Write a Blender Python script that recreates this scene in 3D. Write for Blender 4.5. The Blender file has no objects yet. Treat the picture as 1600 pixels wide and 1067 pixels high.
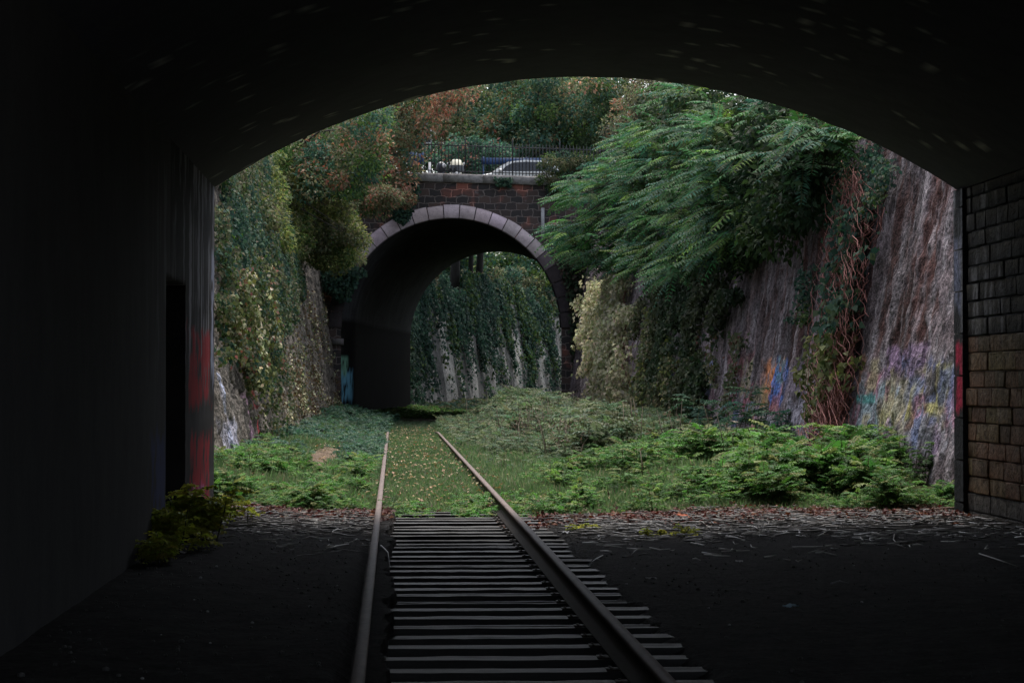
import bpy, math, random
import numpy as np
rng = np.random.default_rng(7)
random.seed(7)
S = bpy.context.scene
COL = S.collection

# ------------------------------------------------------------------ camera, world, sun, exposure
F_PX, VPX, HORY = 3600.0, 615.0, 600.0
CAM = np.array((-0.58, 0.0, 1.6))
PSI = math.atan((800 - VPX) / F_PX)
TH = math.atan((HORY - 533.5) / F_PX)
cd = bpy.data.cameras.new('camera')
cam = bpy.data.objects.new('camera', cd)
COL.objects.link(cam)
cam.location = CAM
cam.rotation_euler = (math.pi / 2 + TH, 0, -PSI)
cd.sensor_width = 36
cd.lens = F_PX / 1600 * 36
cd.clip_start, cd.clip_end = 0.1, 3000
S.camera = cam

SUN_EL, SUN_AZ = math.radians(66), math.radians(8)      # azimuth clockwise from +Y
w = bpy.data.worlds.new('World')
S.world = w
w.use_nodes = True
nt = w.node_tree
sky = nt.nodes.new('ShaderNodeTexSky')
sky.sky_type = 'NISHITA'
sky.sun_disc = False
sky.sun_elevation = SUN_EL
sky.sun_rotation = SUN_AZ
sky.dust_density = 3.0
sky.air_density = 1.0
sky.ozone_density = 1.0
hsv = nt.nodes.new('ShaderNodeHueSaturation')      # thin overcast: a greyer sky
hsv.inputs['Saturation'].default_value = 0.45
nt.links.new(sky.outputs[0], hsv.inputs['Color'])
nt.links.new(hsv.outputs[0], nt.nodes['Background'].inputs[0])
nt.nodes['Background'].inputs[1].default_value = 0.13
sd = bpy.data.lights.new('sun', 'SUN')
sd.energy = 1.5
sd.angle = math.radians(35)
sd.color = (1.0, 0.92, 0.82)
sun = bpy.data.objects.new('sun', sd)
COL.objects.link(sun)
sun.rotation_euler = (math.pi / 2 - SUN_EL, 0, math.pi - SUN_AZ)
sun.location = (0, 0, 40)

vs = S.view_settings
vs.view_transform = 'Standard'
vs.look = 'None'
vs.exposure = 1.35
vs.gamma = 1.0
S.render.engine = 'CYCLES'
cy = S.cycles
cy.use_denoising = True
cy.max_bounces = 8
cy.diffuse_bounces = 5
cy.glossy_bounces = 3
cy.transmission_bounces = 4
cy.caustics_reflective = False
cy.caustics_refractive = False

# ------------------------------------------------------------------ projection helpers (design numbers)
FWD = np.array((math.sin(PSI) * math.cos(TH), math.cos(PSI) * math.cos(TH), math.sin(TH)))
RGT = np.array((math.cos(PSI), -math.sin(PSI), 0.0))
UPV = np.cross(RGT, FWD)

def ray(px, py):
    return FWD + RGT * ((px - 800) / F_PX) + UPV * ((533.5 - py) / F_PX)

def at(px, py, Y):
    r = ray(px, py)
    return CAM + r * ((Y - CAM[1]) / r[1])

def proj(P):
    D = P - CAM
    d = D @ FWD
    return 800 + F_PX * (D @ RGT) / d, 533.5 - F_PX * (D @ UPV) / d

def inpoly(x, y, poly):
    x = np.asarray(x); y = np.asarray(y)
    r = np.zeros(x.shape, bool)
    n = len(poly)
    for i in range(n):
        x0, y0 = poly[i]; x1, y1 = poly[(i + 1) % n]
        c = ((y0 > y) != (y1 > y)) & (x < (x1 - x0) * (y - y0) / (y1 - y0 + 1e-12) + x0)
        r ^= c
    return r

# ------------------------------------------------------------------ noise
def _h(i, j, k, s):
    i = i.astype(np.int64); j = j.astype(np.int64); k = k.astype(np.int64)
    n = (i * 374761393 + j * 668265263 + k * 2147483647 + s * 1274126177) & 0xffffffff
    n = ((n ^ (n >> 13)) * 1274126177) & 0xffffffff
    n = ((n ^ (n >> 16)) * 2246822519) & 0xffffffff
    return ((n ^ (n >> 15)) & 0xffffff) / float(0xffffff)

def vn(x, y, z=0.0, s=0):
    x, y, z = np.broadcast_arrays(np.asarray(x, float), np.asarray(y, float), np.asarray(z, float))
    i, j, k = np.floor(x), np.floor(y), np.floor(z)
    a, b, c = x - i, y - j, z - k
    a, b, c = [t * t * (3 - 2 * t) for t in (a, b, c)]
    r = 0
    for di in (0, 1):
        for dj in (0, 1):
            for dk in (0, 1):
                r = r + _h(i + di, j + dj, k + dk, s) * (a if di else 1 - a) * (b if dj else 1 - b) * (c if dk else 1 - c)
    return r

def fbm(x, y, z=0.0, s=0, o=4):
    t, a, n = 0, 0.5, 0
    for q in range(o):
        t = t + a * vn(np.asarray(x) * 2 ** q, np.asarray(y) * 2 ** q, np.asarray(z) * 2 ** q, s + q)
        n += a; a *= 0.5
    return t / n

def sstep(a, b, x):
    t = np.clip((np.asarray(x, float) - a) / (b - a), 0, 1)
    return t * t * (3 - 2 * t)

def unit(v):
    return v / (np.linalg.norm(v, axis=-1, keepdims=True) + 1e-9)

# ------------------------------------------------------------------ mesh building
class MB:
    def __init__(s):
        s.V, s.Q, s.T, s.C, s.n = [], [], [], [], 0
    def add(s, V, Q=None, T=None, C=None):
        V = np.asarray(V, float).reshape(-1, 3)
        if Q is not None and len(Q): s.Q.append(np.asarray(Q, np.int64).reshape(-1, 4) + s.n)
        if T is not None and len(T): s.T.append(np.asarray(T, np.int64).reshape(-1, 3) + s.n)
        if C is None: C = (0.5, 0.5, 0.5)
        C = np.asarray(C, float)
        if C.ndim == 1: C = np.tile(C, (len(V), 1))
        s.V.append(V); s.C.append(C); s.n += len(V)
        return s
    def build(s, name, mat, parent=None, smooth=False):
        me = bpy.data.meshes.new(name)
        V = np.concatenate(s.V) if s.V else np.zeros((0, 3))
        Q = np.concatenate(s.Q) if s.Q else np.zeros((0, 4), np.int64)
        T = np.concatenate(s.T) if s.T else np.zeros((0, 3), np.int64)
        off = np.zeros(3)
        if parent is not None:
            p = parent
            while p is not None:
                off = off + np.array(p.location); p = p.parent
        V = V - off
        me.vertices.add(len(V))
        me.vertices.foreach_set('co', V.astype(np.float32).ravel())
        nl = Q.size + T.size
        me.loops.add(nl)
        me.loops.foreach_set('vertex_index', np.concatenate([Q.ravel(), T.ravel()]).astype(np.int32))
        me.polygons.add(len(Q) + len(T))
        st = np.concatenate([np.arange(len(Q)) * 4, Q.size + np.arange(len(T)) * 3]).astype(np.int32)
        me.polygons.foreach_set('loop_start', st)
        me.update(calc_edges=True)
        me.validate()
        if smooth:
            me.polygons.foreach_set('use_smooth', np.ones(len(me.polygons), bool))
        C = np.concatenate(s.C) if s.C else np.zeros((0, 3))
        if len(me.vertices) == len(C):
            a = me.attributes.new('col', 'FLOAT_COLOR', 'POINT')
            a.data.foreach_set('color', np.concatenate([C, np.ones((len(C), 1))], 1).astype(np.float32).ravel())
        me.materials.append(mat)
        o = bpy.data.objects.new(name, me)
        COL.objects.link(o)
        if parent is not None: o.parent = parent
        return o
    # shapes
    def box(s, x0, x1, y0, y1, z0, z1, C=None, jit=0):
        V = np.array([(x, y, z) for x in (x0, x1) for y in (y0, y1) for z in (z0, z1)], float)
        if jit: V += rng.uniform(-jit, jit, V.shape)
        Q = [(0, 1, 3, 2), (4, 6, 7, 5), (0, 4, 5, 1), (2, 3, 7, 6), (0, 2, 6, 4), (1, 5, 7, 3)]
        return s.add(V, Q, C=C)
    def grid(s, P, C=None, flip=False):
        n, m = P.shape[:2]
        i = np.arange(n * m).reshape(n, m)
        Q = np.stack([i[:-1, :-1], i[1:, :-1], i[1:, 1:], i[:-1, 1:]], -1).reshape(-1, 4)
        if flip: Q = Q[:, ::-1]
        return s.add(P.reshape(-1, 3), Q, C=None if C is None else np.asarray(C).reshape(-1, 3))
    def tube(s, pts, rad, k=6, C=None):
        pts = np.asarray(pts, float); n = len(pts)
        rad = np.broadcast_to(np.asarray(rad, float), (n,))
        t = unit(np.gradient(pts, axis=0))
        ref = np.array((0.13, 0.21, 0.97)) if abs(t[0][2]) < 0.9 else np.array((1.0, 0.1, 0.05))
        a = unit(np.cross(t, ref)); b = np.cross(t, a)
        th = np.linspace(0, 2 * math.pi, k, endpoint=False)
        V = pts[:, None] + rad[:, None, None] * (a[:, None] * np.cos(th)[None, :, None] + b[:, None] * np.sin(th)[None, :, None])
        i = np.arange(n * k).reshape(n, k)
        j = np.roll(i, -1, 1)
        Q = np.stack([i[:-1], j[:-1], j[1:], i[1:]], -1).reshape(-1, 4)
        T = [(0, q + 1, q) for q in range(1, k - 1)] + [((n - 1) * k, (n - 1) * k + q, (n - 1) * k + q + 1) for q in range(1, k - 1)]
        return s.add(V.reshape(-1, 3), Q, T, C=C)
    def ell(s, c, r, nu=12, nv=8, C=None):
        u = np.linspace(0, 2 * math.pi, nu, endpoint=False); v = np.linspace(-math.pi / 2 + 0.02, math.pi / 2 - 0.02, nv)
        P = np.stack([np.cos(v)[:, None] * np.cos(u) * r[0] + c[0], np.cos(v)[:, None] * np.sin(u) * r[1] + c[1], np.sin(v)[:, None] * np.ones(nu) * r[2] + c[2]], -1)
        i = np.arange(nu * nv).reshape(nv, nu); j = np.roll(i, -1, 1)
        return s.add(P.reshape(-1, 3), np.stack([i[:-1], j[:-1], j[1:], i[1:]], -1).reshape(-1, 4), C=C)
    def torus(s, c, R, r, ax, n=20, k=8, C=None):
        th = np.linspace(0, 2 * math.pi, n + 1)
        e = np.eye(3); a, b = e[(ax + 1) % 3], e[(ax + 2) % 3]
        pts = np.array(c) + R * (np.cos(th)[:, None] * a + np.sin(th)[:, None] * b)
        return s.tube(pts, r, k, C)
    def prism(s, prof, y0, y1, ax=1, C=None):
        """closed convex-ish profile (a,b) extruded along axis ax"""
        n = len(prof)
        def mk(t):
            L = []
            for a, b in prof:
                L.append((a, t, b) if ax == 1 else ((t, a, b) if ax == 0 else (a, b, t)))
            return L
        V = mk(y0) + mk(y1)
        Q = [(i, (i + 1) % n, n + (i + 1) % n, n + i) for i in range(n)]
        T = [(0, i + 1, i) for i in range(1, n - 1)] + [(n, n + i, n + i + 1) for i in range(1, n - 1)]
        return s.add(V, Q, T, C=C)
    def leaves(s, p, d, nrm, L, W, C, fold=0.25):
        p = np.asarray(p, float); n = len(p)
        if n == 0: return s
        d = unit(d); sd_ = unit(np.cross(d, nrm)); nn = np.cross(sd_, d)
        L = np.broadcast_to(L, (n,))[:, None]; W = np.broadcast_to(W, (n,))[:, None]
        m = p + d * L * 0.42 + nn * W * fold
        V = np.stack([p, m + sd_ * W * 0.5, p + d * L - nn * L * 0.08, m - sd_ * W * 0.5], 1)
        i = np.arange(n)[:, None] * 4 + np.arange(4)
        return s.add(V.reshape(-1, 3), i, C=np.repeat(C, 4, 0))
    def fronds(s, base, d, L, npairs, ratio, wr, droop, C, stemC=(0.06, 0.05, 0.03)):
        """pinnate leaves: curved rachis with paired leaflets"""
        n = len(base)
        if n == 0: return s
        d = unit(d); L = np.broadcast_to(L, (n,))[:, None]
        droop = np.broadcast_to(droop, (n,))[:, None]
        dn = np.array((0, 0, -1.0))
        sd_ = unit(np.cross(d, (0.02, 0.01, 1.0)))
        for j in range(npairs):
            t = 0.18 + 0.82 * j / (npairs - 1)
            p = base + d * L * t + dn * droop * L * t * t
            tg = unit(d + dn * 2 * droop * t)
            up = np.cross(sd_, tg)
            ll = (L[:, 0] * ratio * (0.55 + 0.9 * math.sin(math.pi * min(1, 0.2 + 0.75 * t)) * 0.6)) * rng.uniform(0.8, 1.15, n)
            for sg in (-1, 1):
                ld = sd_ * sg * 0.85 + tg * 0.45 - up * 0.22 + rng.normal(0, 0.1, (n, 3))
                s.leaves(p, ld, up + rng.normal(0, 0.25, (n, 3)), ll, ll * wr, C * rng.uniform(0.85, 1.15, (n, 1)))
        ts = np.linspace(0, 1, 4)
        pts = np.stack([base + d * L * t + dn * droop * L * t * t for t in ts], 1)
        wv = 0.008 * L[:, None] * (1.3 - ts)[None, :, None] * np.array((0, 0, 1.0)) + sd_[:, None] * 0.006 * L[:, None]
        V = np.stack([pts - wv, pts + wv], 2).reshape(-1, 3)
        q = np.array([(2 * a, 2 * a + 2, 2 * a + 3, 2 * a + 1) for a in range(3)])
        Q = (np.arange(n)[:, None, None] * 8 + q).reshape(-1, 4)
        return s.add(V, Q, C=np.tile(np.asarray(stemC, float), (len(V), 1)))

def thing(name, label, cat, loc, group=None):
    o = bpy.data.objects.new(name, None)
    COL.objects.link(o)
    o.location = [float(a) for a in loc]
    o.empty_display_size = 0.3
    o['label'] = label; o['category'] = cat
    if group: o['group'] = group
    return o

def tag(o, label, cat, group=None, kind=None):
    o['label'] = label; o['category'] = cat
    if group: o['group'] = group
    if kind: o['kind'] = kind
    return o

def struct(o, label=None, cat=None):
    o['kind'] = 'structure'
    o['label'] = label; o['category'] = cat
    return o

def pal(n, cols, wts=None, var=0.25):
    cols = np.array(cols, float)
    i = rng.choice(len(cols), n, p=None if wts is None else np.array(wts) / sum(wts))
    C = cols[i] * rng.uniform(1 - var, 1 + var, (n, 1))
    C = C * rng.uniform(0.92, 1.08, (n, 3))
    return np.clip(C, 0.004, 0.9)

# ------------------------------------------------------------------ materials
def mat(name):
    m = bpy.data.materials.new(name); m.use_nodes = True
    return m, m.node_tree, m.node_tree.nodes['Principled BSDF']

def plain(name, c, rough=0.6, metal=0.0, spec=0.5, var=0.0, sc=6.0, bump=0.0, coat=0.0):
    m, t, b = mat(name)
    b.inputs['Base Color'].default_value = (*c, 1)
    b.inputs['Roughness'].default_value = rough
    b.inputs['Metallic'].default_value = metal
    b.inputs['Specular IOR Level'].default_value = spec
    b.inputs['Coat Weight'].default_value = coat
    if var or bump:
        tc = t.nodes.new('ShaderNodeTexCoord')
        n = t.nodes.new('ShaderNodeTexNoise'); n.inputs['Scale'].default_value = sc; n.inputs['Detail'].default_value = 5
        t.links.new(tc.outputs['Object'], n.inputs['Vector'])
        if var:
            r = t.nodes.new('ShaderNodeMapRange'); r.inputs[3].default_value = 1 - var; r.inputs[4].default_value = 1 + var
            r.inputs[1].default_value = 0.3; r.inputs[2].default_value = 0.7
            mx = t.nodes.new('ShaderNodeMix'); mx.data_type = 'RGBA'; mx.blend_type = 'MULTIPLY'
            mx.inputs[0].default_value = 1; mx.inputs[6].default_value = (*c, 1)
            t.links.new(n.outputs['Fac'], r.inputs[0]); t.links.new(r.outputs[0], mx.inputs[7])
            t.links.new(mx.outputs[2], b.inputs['Base Color'])
        if bump:
            bp = t.nodes.new('ShaderNodeBump'); bp.inputs['Strength'].default_value = bump; bp.inputs['Distance'].default_value = 0.03
            t.links.new(n.outputs['Fac'], bp.inputs['Height']); t.links.new(bp.outputs[0], b.inputs['Normal'])
    return m

def attr_mat(name, rough=0.9, scale=(4, 4, 4), var=0.45, bump=0.8, bdist=0.05, detail=8, spec=0.25, fine=22.0, grain=0.35):
    """colour from the mesh's own 'col' albedo, broken up by two procedural noises, with bump"""
    m, t, b = mat(name)
    N, L = t.nodes.new, t.links.new
    at_ = N('ShaderNodeAttribute'); at_.attribute_name = 'col'
    tc = N('ShaderNodeTexCoord')
    mp = N('ShaderNodeMapping'); mp.inputs['Scale'].default_value = scale
    L(tc.outputs['Object'], mp.inputs[0])
    n1 = N('ShaderNodeTexNoise'); n1.inputs['Scale'].default_value = 1; n1.inputs['Detail'].default_value = detail; n1.inputs['Roughness'].default_value = 0.68
    L(mp.outputs[0], n1.inputs['Vector'])
    n2 = N('ShaderNodeTexNoise'); n2.inputs['Scale'].default_value = fine; n2.inputs['Detail'].default_value = 3
    L(tc.outputs['Object'], n2.inputs['Vector'])
    ad = N('ShaderNodeMath'); ad.operation = 'MULTIPLY_ADD'; ad.inputs[1].default_value = grain
    L(n2.outputs['Fac'], ad.inputs[0]); L(n1.outputs['Fac'], ad.inputs[2])
    r = N('ShaderNodeMapRange'); r.inputs[1].default_value = 0.275 + 0.5 * grain; r.inputs[2].default_value = 0.725 + 0.5 * grain
    r.inputs[3].default_value = 1 - var; r.inputs[4].default_value = 1 + var
    L(ad.outputs[0], r.inputs[0])
    mx = N('ShaderNodeMix'); mx.data_type = 'RGBA'; mx.blend_type = 'MULTIPLY'; mx.inputs[0].default_value = 1
    L(at_.outputs['Color'], mx.inputs[6]); L(r.outputs[0], mx.inputs[7])
    L(mx.outputs[2], b.inputs['Base Color'])
    bp = N('ShaderNodeBump'); bp.inputs['Strength'].default_value = bump; bp.inputs['Distance'].default_value = bdist
    L(ad.outputs[0], bp.inputs['Height']); L(bp.outputs[0], b.inputs['Normal'])
    b.inputs['Roughness'].default_value = rough
    b.inputs['Specular IOR Level'].default_value = spec
    return m

def leaf_mat(name, rough=0.6, trans=0.33, spec=0.12):
    m, t, b = mat(name)
    N, L = t.nodes.new, t.links.new
    a = N('ShaderNodeAttribute'); a.attribute_name = 'col'
    L(a.outputs['Color'], b.inputs['Base Color'])
    b.inputs['Roughness'].default_value = rough
    b.inputs['Specular IOR Level'].default_value = spec
    tr = N('ShaderNodeBsdfTranslucent')
    hs = N('ShaderNodeHueSaturation'); hs.inputs['Saturation'].default_value = 1.15; hs.inputs['Value'].default_value = 1.3
    L(a.outputs['Color'], hs.inputs['Color']); L(hs.outputs[0], tr.inputs['Color'])
    ms = N('ShaderNodeMixShader'); ms.inputs[0].default_value = trans
    L(b.outputs[0], ms.inputs[1]); L(tr.outputs[0], ms.inputs[2])
    L(ms.outputs[0], t.nodes['Material Output'].inputs['Surface'])
    return m

M_LEAF = leaf_mat('leaf')
M_DRY = leaf_mat('dry_leaf', 0.7, 0.15, 0.2)
M_BARK = attr_mat('bark', 0.9, (9, 9, 1.5), 0.4, 0.7, 0.03)
M_STEM = attr_mat('stem', 0.75, (6, 6, 6), 0.25, 0.0)
M_WALL = attr_mat('rubble_wall', 0.95, (7.0, 7.0, 3.0), 0.75, 0.9, 0.08, detail=12, fine=16.0, grain=0.9, spec=0.15)
M_TUN = attr_mat('tunnel_masonry', 0.9, (3.0, 3.0, 0.8), 0.35, 0.5, 0.03, spec=0.02)
M_BLOCK = attr_mat('stone_block', 0.85, (9, 9, 9), 0.6, 0.9, 0.03, spec=0.12, grain=0.6)
M_SOOT = attr_mat('sooty_lining', 0.95, (3.0, 3.0, 1.5), 0.14, 0.2, 0.02, spec=0.05)
M_GROUND = attr_mat('soil', 0.95, (5, 5, 5), 0.6, 1.0, 0.08, spec=0.05, grain=0.7)
M_SLEEPER = attr_mat('weathered_timber', 0.6, (2.0, 26, 14), 0.45, 0.6, 0.014, spec=0.18)
M_RAIL = attr_mat('rusty_rail', 0.7, (14, 3, 14), 0.35, 0.3, 0.01, spec=0.25)
M_TWIG = attr_mat('twig', 0.42, (8, 8, 8), 0.3, 0.0, spec=0.4)
M_THIN = leaf_mat('thin_leaf', 0.55, 0.6, 0.15)

# ------------------------------------------------------------------ the line of the cutting
R_CURVE = 231.0
def cen(y):
    y = np.asarray(y, float)
    return np.where(y > 80, (np.maximum(y, 80) - 80) ** 2 / (2 * R_CURVE), 0.0)

PORT = 27.4          # far mouth of the tunnel the camera stands in
PY2, EX2 = 93.0, 117.0   # stone bridge: near and far face
XL, XR = -2.7, 6.2   # tunnel walls
XC = 0.5 * (XL + XR)
ZS = 3.93            # springing
BACK = 2.0         # near mouth, unseen, set this close so light fills the tunnel

def floor_h(u, y):
    u = np.asarray(u, float); y = np.asarray(y, float)
    o = sstep(27.0, 33.0, y)
    ins = -0.075 + 0.03 * fbm(u * 1.5, y * 1.5, 0, 3) + 0.05 * sstep(1.6, 4, u) + 0.06 * sstep(-1.4, -2.4, u) + 0.13 * sstep(-0.76, -0.84, u) + 0.07 * sstep(1.08, 1.22, u + 0.3 * (fbm(u * 3, y * 2, 0, 8) - 0.5))
    ins = np.where((u > -0.60 + 0.22 * (fbm(y * 2.5, y * 0.3, 0, 6) - 0.5)) & (u < 0.64), -0.12 + 0.02 * fbm(u * 6, y * 6, 0, 5), ins)
    ins = np.where((u <= -0.60 + 0.22 * (fbm(y * 2.5, y * 0.3, 0, 6) - 0.5)) & (u > -0.80), 0.07 + 0.03 * (fbm(u * 6, y * 6, 0, 7) - 0.5), ins)
    out = 0.03 + 0.33 * sstep(-1.0, -3.1, u) + 0.33 * sstep(1.2, 4.0, u)
    out = out + 0.30 * sstep(1.8, 4.2, u) * sstep(42, 70, y) * (1 - sstep(92, 100, y))
    out = out + (fbm(u * 0.8, y * 0.5, 0, 9) - 0.5) * 0.22 * sstep(0.8, 1.8, np.abs(u))
    return ins * (1 - o) + out * o

# ------------------------------------------------------------------ ground
us = np.concatenate([np.linspace(-300, -12, 6), np.linspace(-9, -4, 6), np.arange(-3.9, -0.86, 0.11), np.arange(-0.8, -0.4, 0.02), np.arange(-0.36, 0.5, 0.08), np.arange(0.54, 0.84, 0.02), np.arange(0.86, 1.5, 0.05), np.arange(1.5, 8.6, 0.11), np.linspace(9, 20, 6), np.linspace(40, 300, 5)])
ys = np.concatenate([np.linspace(-250, -45, 5), np.arange(-40, 6, 0.8), np.arange(6, 36, 0.11), np.arange(36, 100, 0.4), np.arange(100, 260, 2.5), np.linspace(280, 700, 6)])
U, Y = np.meshgrid(us, ys, indexing='ij')
Z = floor_h(U, Y)
Pg = np.stack([U + cen(np.minimum(Y, 300)), Y, Z], -1)
n1 = fbm(U * 1.3, Y * 1.3, 0, 20); n2 = fbm(U * 5, Y * 5, 0, 24)
dirt = np.array((0.026, 0.0255, 0.026)) * (0.6 + 1.0 * n2[..., None])
lit = np.array((0.030, 0.021, 0.018)) * (0.5 + 1.0 * n2[..., None])
grs = np.array((0.060, 0.075, 0.030)) * (0.6 + 0.8 * n1[..., None])
bare = np.array((0.16, 0.12, 0.09)) * (0.6 + 0.8 * n2[..., None])
k = sstep(26.2, 27.6, Y + (n1 - 0.5) * 1.6)[..., None]
k2 = sstep(27.6, 28.8, Y + (n1 - 0.5) * 1.2)[..., None]
dirt = np.where((Y < BACK)[..., None], np.array((0.34, 0.33, 0.31)) * (0.7 + 0.6 * n2[..., None]), dirt)      # unseen pale ground added round the camera to bounce light into the tunnel
C = dirt * (1 - k) + lit * k
C = C * (1 - k2) + grs * k2
pt = np.clip(1.3 * np.exp(-((U + 1.95) / 0.5) ** 2 - ((Y - 44) / 9.0) ** 2), 0, 1)[..., None]
far_t = (sstep(72, 80, Y) * (np.abs(U) < 0.7) * sstep(0.35, 0.5, n1))[..., None]
C = C * (1 - pt) + bare * pt
C = C * (1 - far_t * 0.7) + bare * 0.8 * far_t * 0.7
pur = (np.exp(-((U + 1.75) / 0.7) ** 2 - ((Y - 26.3) / 1.0) ** 2) * 0.7)[..., None]
C = C * (1 - pur) + np.array((0.05, 0.028, 0.055)) * pur
g = MB().grid(Pg, C, flip=False)
struct(g.build('ground', M_GROUND, smooth=True), 'floor of the railway cutting, dark earth in the tunnel and weedy soil outside', 'ground')

# ------------------------------------------------------------------ the tunnel round the camera
tun = thing('road_tunnel', 'dark masonry tunnel with a flat arch that frames the whole view', 'tunnel', (XC, PORT, 0))
RISE = 1.34
RAD1 = ((0.5 * (XR - XL)) ** 2 + RISE ** 2) / (2 * RISE)
def arch1(x):
    return ZS + RISE - (RAD1 - np.sqrt(np.maximum(RAD1 ** 2 - (x - XC) ** 2, 0)))
xs = np.linspace(XL, XR, 90)
yv = np.concatenate([np.arange(BACK, 10, 0.6), np.arange(10, PORT, 0.09), [PORT]])
X2, Y2 = np.meshgrid(xs, yv, indexing='ij')
Zv = arch1(X2)
nz = fbm(X2 * 3, Y2 * 1.2, 0, 31)
ends = (np.abs(X2 - XL) < 0.01) | (np.abs(X2 - XR) < 0.01)
Zv = Zv + np.where(ends, 0, (nz - 0.5) * 0.03)
brickrow = (np.mod(X2 / 0.11, 1) < 0.12)
Cv = np.array((0.105, 0.107, 0.137)) * (0.92 + 0.16 * nz[..., None])
spk = sstep(0.76, 0.80, fbm(X2 * 13.0, Y2 * 5.0, 0, 37, 2))
spk *= sstep(0.5, 0.62, vn(X2 * 1.1, Y2 * 0.6, 0, 38))
Cv = Cv * (1 - spk[..., None] * 0.8) + np.array((0.55, 0.55, 0.57)) * spk[..., None] * 0.8
MB().grid(np.stack([X2, Y2, Zv], -1), Cv).build('vault', M_SOOT, tun, smooth=True)

# left wall with refuge niches
NICH = [(9.4, 11.4, 2.55), (21.6, 23.6, 2.6)]
yl = np.concatenate([np.arange(BACK, 14, 0.5), np.arange(14, PORT, 0.06), [PORT]])
for a, b, h in NICH: yl = np.concatenate([yl, [a, a + 0.004, b - 0.004, b]])
yl = np.unique(np.round(yl, 4))
zl = np.unique(np.round(np.concatenate([np.arange(-0.4, ZS, 0.06), [2.55, 2.554, 2.6, 2.604, ZS]]), 4))
Yl, Zl = np.meshgrid(yl, zl, indexing='ij')
Xl = np.full_like(Yl, XL)
nn = fbm(Yl * 2, Zl * 2, 0, 41)
course = np.mod(Zl, 0.31) < 0.05
Xl += (nn - 0.5) * 0.003 - course * 0.004 * (Yl > 22)
for a, b, h in NICH:
    Xl = np.where((Yl > a + 0.001) & (Yl < b - 0.001) & (Zl < h + 0.001), Xl - 0.85, Xl)
Xl[:, -1] = XL
Cl = np.where((Yl > 22)[..., None], np.array((0.036, 0.036, 0.038)) * (0.4 + 1.1 * nn[..., None]), np.array((0.10, 0.10, 0.105)) * (0.95 + 0.1 * nn[..., None]))  # deeper wall painted lighter, mouth end darker, to even out the light
stk = sstep(0.54, 0.66, fbm(Yl * 9.0, Zl * 1.0, 0, 45, 4)) * sstep(1.3, 2.3, Zl + 0.8 * (nn - 0.5)) * sstep(19, 24, Yl)
Cl = Cl * (1 - stk[..., None] * 0.6) + np.array((0.42, 0.42, 0.47)) * stk[..., None] * 0.6
def blot(Cx, A, B, a0, a1, b0, b1, col, seed, op=0.9, soft=0.12, nsc=(3, 3)):
    """a patch of paint with a ragged edge"""
    ca, cb, ra, rb = (a0 + a1) / 2, (b0 + b1) / 2, abs(a1 - a0) / 2, abs(b1 - b0) / 2
    q = np.maximum(np.abs((A - ca) / ra), np.abs((B - cb) / rb))
    q = q + (fbm(A * nsc[0] * 1.6, B * nsc[1] * 0.8, 0, seed) - 0.5) * 0.9
    mk = (1 - sstep(0.9 - soft, 0.9 + soft, q)) * op * sstep(0.30, 0.46, fbm(A * 7, B * 4, 0, seed + 5))
    return Cx * (1 - mk[..., None]) + np.array(col) * mk[..., None]
Cl = blot(Cl, Yl, Zl, 24.0, 27.0, 1.35, 2.2, (0.30, 0.018, 0.025), 50, 0.85)
Cl = blot(Cl, Yl, Zl, 24.2, 26.9, 0.15, 1.05, (0.28, 0.02, 0.03), 55, 0.85)
Cl = blot(Cl, Yl, Zl, 24.3, 26.2, 0.2, 0.5, (0.5, 0.2, 0.5), 58, 0.6)
Cl = blot(Cl, Yl, Zl, 26.9, 27.4, 1.6, 3.2, (0.32, 0.36, 0.5), 59, 0.6)
Cl = blot(Cl, Yl, Zl, 20.2, 21.6, 0.2, 1.2, (0.10, 0.12, 0.28), 60, 0.7)
MB().grid(np.stack([Xl, Yl, Zl], -1), Cl).build('side_wall', M_SOOT, tun)

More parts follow.
